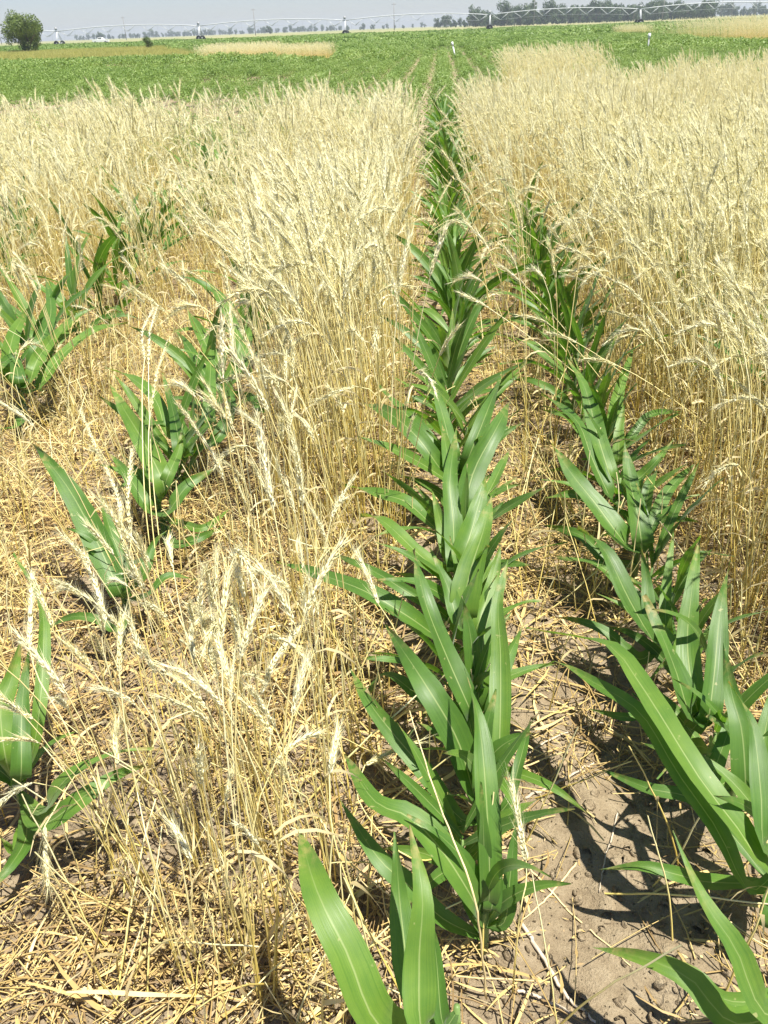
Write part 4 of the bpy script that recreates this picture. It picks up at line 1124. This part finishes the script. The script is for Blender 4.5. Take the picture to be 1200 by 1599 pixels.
# ------------------------------------------------------------------ centre pivot irrigator
DIST = 238.0
tw = [along(px, DIST)[0] for px in (-130, 92, 313, 540, 765, 999, 1232)]
piv = empty('irrigation_pivot', (tw[3], DIST, 0)); tag(piv, 'long white centre pivot irrigator on wheeled towers stretching across the horizon', 'irrigation pivot')
PH = 3.45
for k, x in enumerate(tw):
    x0 = x - tw[3]
    b = MB()
    for sy in (-1, 1):
        b.bar((x0 - 0.1, sy * 2.0, 0.75), (x0, sy * 0.25, PH), 0.09); b.bar((x0 + 0.25, sy * 2.0, 0.75), (x0 + .1, sy * 0.25, PH), 0.06)
    b.bar((x0, -2.1, 0.75), (x0, 2.1, 0.75), 0.12); b.bar((x0, -1.2, 1.9), (x0, 1.2, 1.9), 0.06)
    tb = b.build('tower', GALV, piv)
    for sy in (-1, 1):
        wb = MB(); n = 14
        for yy, rr_ in ((0.16, 0.62),):
            pts = [(x0 + 0.62 * math.cos(t), sy * 2.0, 0.62 + 0.62 * math.sin(t)) for t in np.linspace(0, 2 * math.pi, n)]
            wb.tube(pts, 0.15, 6, 0, False); wb.tube([(x0, sy * 2 - 0.09, 0.62), (x0, sy * 2 + 0.09, 0.62)], 0.5, 12)
        wb.build('wheel', DARK, tb)
    cb = MB(); cb.box((x0 - 0.1, -0.3, PH + 0.55), (0.26, 0.18, 0.3)); cb.build('control_box', STEEL, tb)
for k in range(len(tw) - 1):
    xa, xb = tw[k] - tw[3], tw[k + 1] - tw[3]; n = 13
    zf = lambda t: PH + 0.78 * 4 * t * (1 - t)
    b = MB(); b.tube([(xa + (xb - xa) * t, 0, zf(t)) for t in np.linspace(0, 1, n)], 0.11, 6); b.build('pipe', GALV, piv)
    b = MB(); low = []
    for i in range(7):
        t = (i + 0.5) / 7; c = (xa + (xb - xa) * t, 0, zf(t) - 1.35); low.append(c)
        for sy in (-0.55, 0.55):
            b.bar((xa + (xb - xa) * (t - 0.055), 0, zf(t - .055)), (c[0], sy, c[2]), 0.045); b.bar((xa + (xb - xa) * (t + 0.055), 0, zf(t + .055)), (c[0], sy, c[2]), 0.045)
        b.bar((c[0], -.55, c[2]), (c[0], .55, c[2]), 0.04)
    for sy in (-0.55, 0.55):
        for i in range(6): b.bar((low[i][0], sy, low[i][2]), (low[i + 1][0], sy, low[i + 1][2]), 0.018, 3)
        b.bar((xa, 0, PH), (low[0][0], sy, low[0][2]), 0.018, 3); b.bar((xb, 0, PH), (low[-1][0], sy, low[-1][2]), 0.018, 3)
    b.build('truss', GALV, piv)
    b = MB()
    for i in range(12):
        t = (i + .5) / 12; x = xa + (xb - xa) * t; b.bar((x, 0.1, zf(t)), (x, 0.1, 1.4), 0.012, 3)
    b.build('drop_hoses', STEEL, piv)

# ------------------------------------------------------------------ utility poles on the horizon
def pole(px, dist, hgt, label):
    x, y = along(px, dist); e = empty('utility_pole', (x, y, 0)); tag(e, label, 'utility pole', 'utility poles along the horizon')
    b = MB(); b.tube([(0, 0, -0.2), (0, 0, hgt)], [0.24, 0.15], 8); b.build('pole', GREY, e)
    b = MB(); b.box((0, 0, hgt - 0.8), (1.3, 0.08, 0.1)); ca = b.build('crossarm', GREY, e)
    b = MB()
    for q in (-1.15, -0.5, 0.5, 1.15): b.tube([(q, 0, hgt - .7), (q, 0, hgt - .35)], [0.09, 0.06], 6)
    b.build('insulators', STEEL, ca)
for px, d_, h_, lab in [(2, 620, 13, 'faint utility pole at the left edge behind the round bush'), (197, 640, 14, 'utility pole above the left tree belt'),
    (399, 560, 14, 'utility pole standing left of the lone darker tree'), (616, 560, 14, 'utility pole above the middle of the horizon'),
    (834, 560, 16, 'tall utility pole rising from the dense tree belt'), (1035, 520, 13, 'utility pole at the right part of the dense belt'),
    (1111, 600, 11, 'first pole of the close group at the far right'), (1126, 640, 13, 'second pole of the close group at the far right'),
    (1143, 660, 14, 'third pole of the close group at the far right'), (1179, 660, 13, 'rightmost utility pole near the right edge')]:
    pole(px, d_, h_, lab)

# ------------------------------------------------------------------ markers and the parked vehicle
def marker(px, dist, hgt, label, tilt=0.0, capc=WHITE, shaft=STEEL):
    x, y = along(px, dist); e = empty('marker_stake', (x, y, 0)); e.rotation_euler = (0, tilt, 0); tag(e, label, 'stake')
    b = MB(); b.tube([(0, 0, -0.1), (0, 0, hgt * .75)], 0.035, 6); b.build('post', shaft, e)
    b = MB(); b.box((0, 0, hgt * .86), (0.05, 0.04, hgt * .11)); b.build('cap', capc, e)
marker(1018, 42, 0.95, 'grey stake with a white top in the green crop at right')
marker(713, 46, 0.85, 'white stake leaning left in the green crop near the middle', -0.25, WHITE, WHITE)

x, y = along(157, 300)
e = empty('pickup_truck', (x, y, 0), 0.1); tag(e, 'small white pickup truck parked far off beyond the pivot at left', 'pickup truck')
b = MB(); b.box((0, 0, 0.85), (2.6, 0.9, 0.32)); b.box((-1.7, 0, 1.25), (0.85, 0.88, 0.08)); b.build('body', WHITE, e, False)
b = MB(); b.add([(-0.9, -.85, 1.17), (1.3, -.85, 1.17), (1.3, .85, 1.17), (-0.9, .85, 1.17), (-0.7, -.7, 1.8), (0.6, -.7, 1.8), (0.6, .7, 1.8), (-0.7, .7, 1.8)],
              [(4, 5, 6, 7), (0, 1, 5, 4), (1, 2, 6, 5), (2, 3, 7, 6), (3, 0, 4, 7)]); cab = b.build('cab', WHITE, e, False)
b = MB(); b.box((-0.05, -0.79, 1.48), (0.55, 0.03, 0.17)); b.build('window', GLASS, cab, False)
for qx in (-1.7, 1.65):
    for sy in (-1, 1):
        b = MB(); b.tube([(qx, sy * 0.72, 0.38), (qx, sy * 0.93, 0.38)], 0.38, 14); b.build('wheel', DARK, e)

# ------------------------------------------------------------------ haze
hm = bpy.data.materials.new('haze'); hm.use_nodes = True; t = hm.node_tree; t.nodes.clear()
pv = t.nodes.new('ShaderNodeVolumePrincipled'); oo = t.nodes.new('ShaderNodeOutputMaterial'); t.links.new(pv.outputs[0], oo.inputs['Volume'])
pv.inputs['Color'].default_value = (0.84, 0.93, 1, 1); pv.inputs['Density'].default_value = 0.00034; pv.inputs['Anisotropy'].default_value = 0.2
b = MB(); b.box((0, 1790, 14), (3900, 2000, 15.2)); hz = b.build('haze', hm, None, False); tag(hz, 'pale summer haze over the fields', 'haze', None, 'stuff')
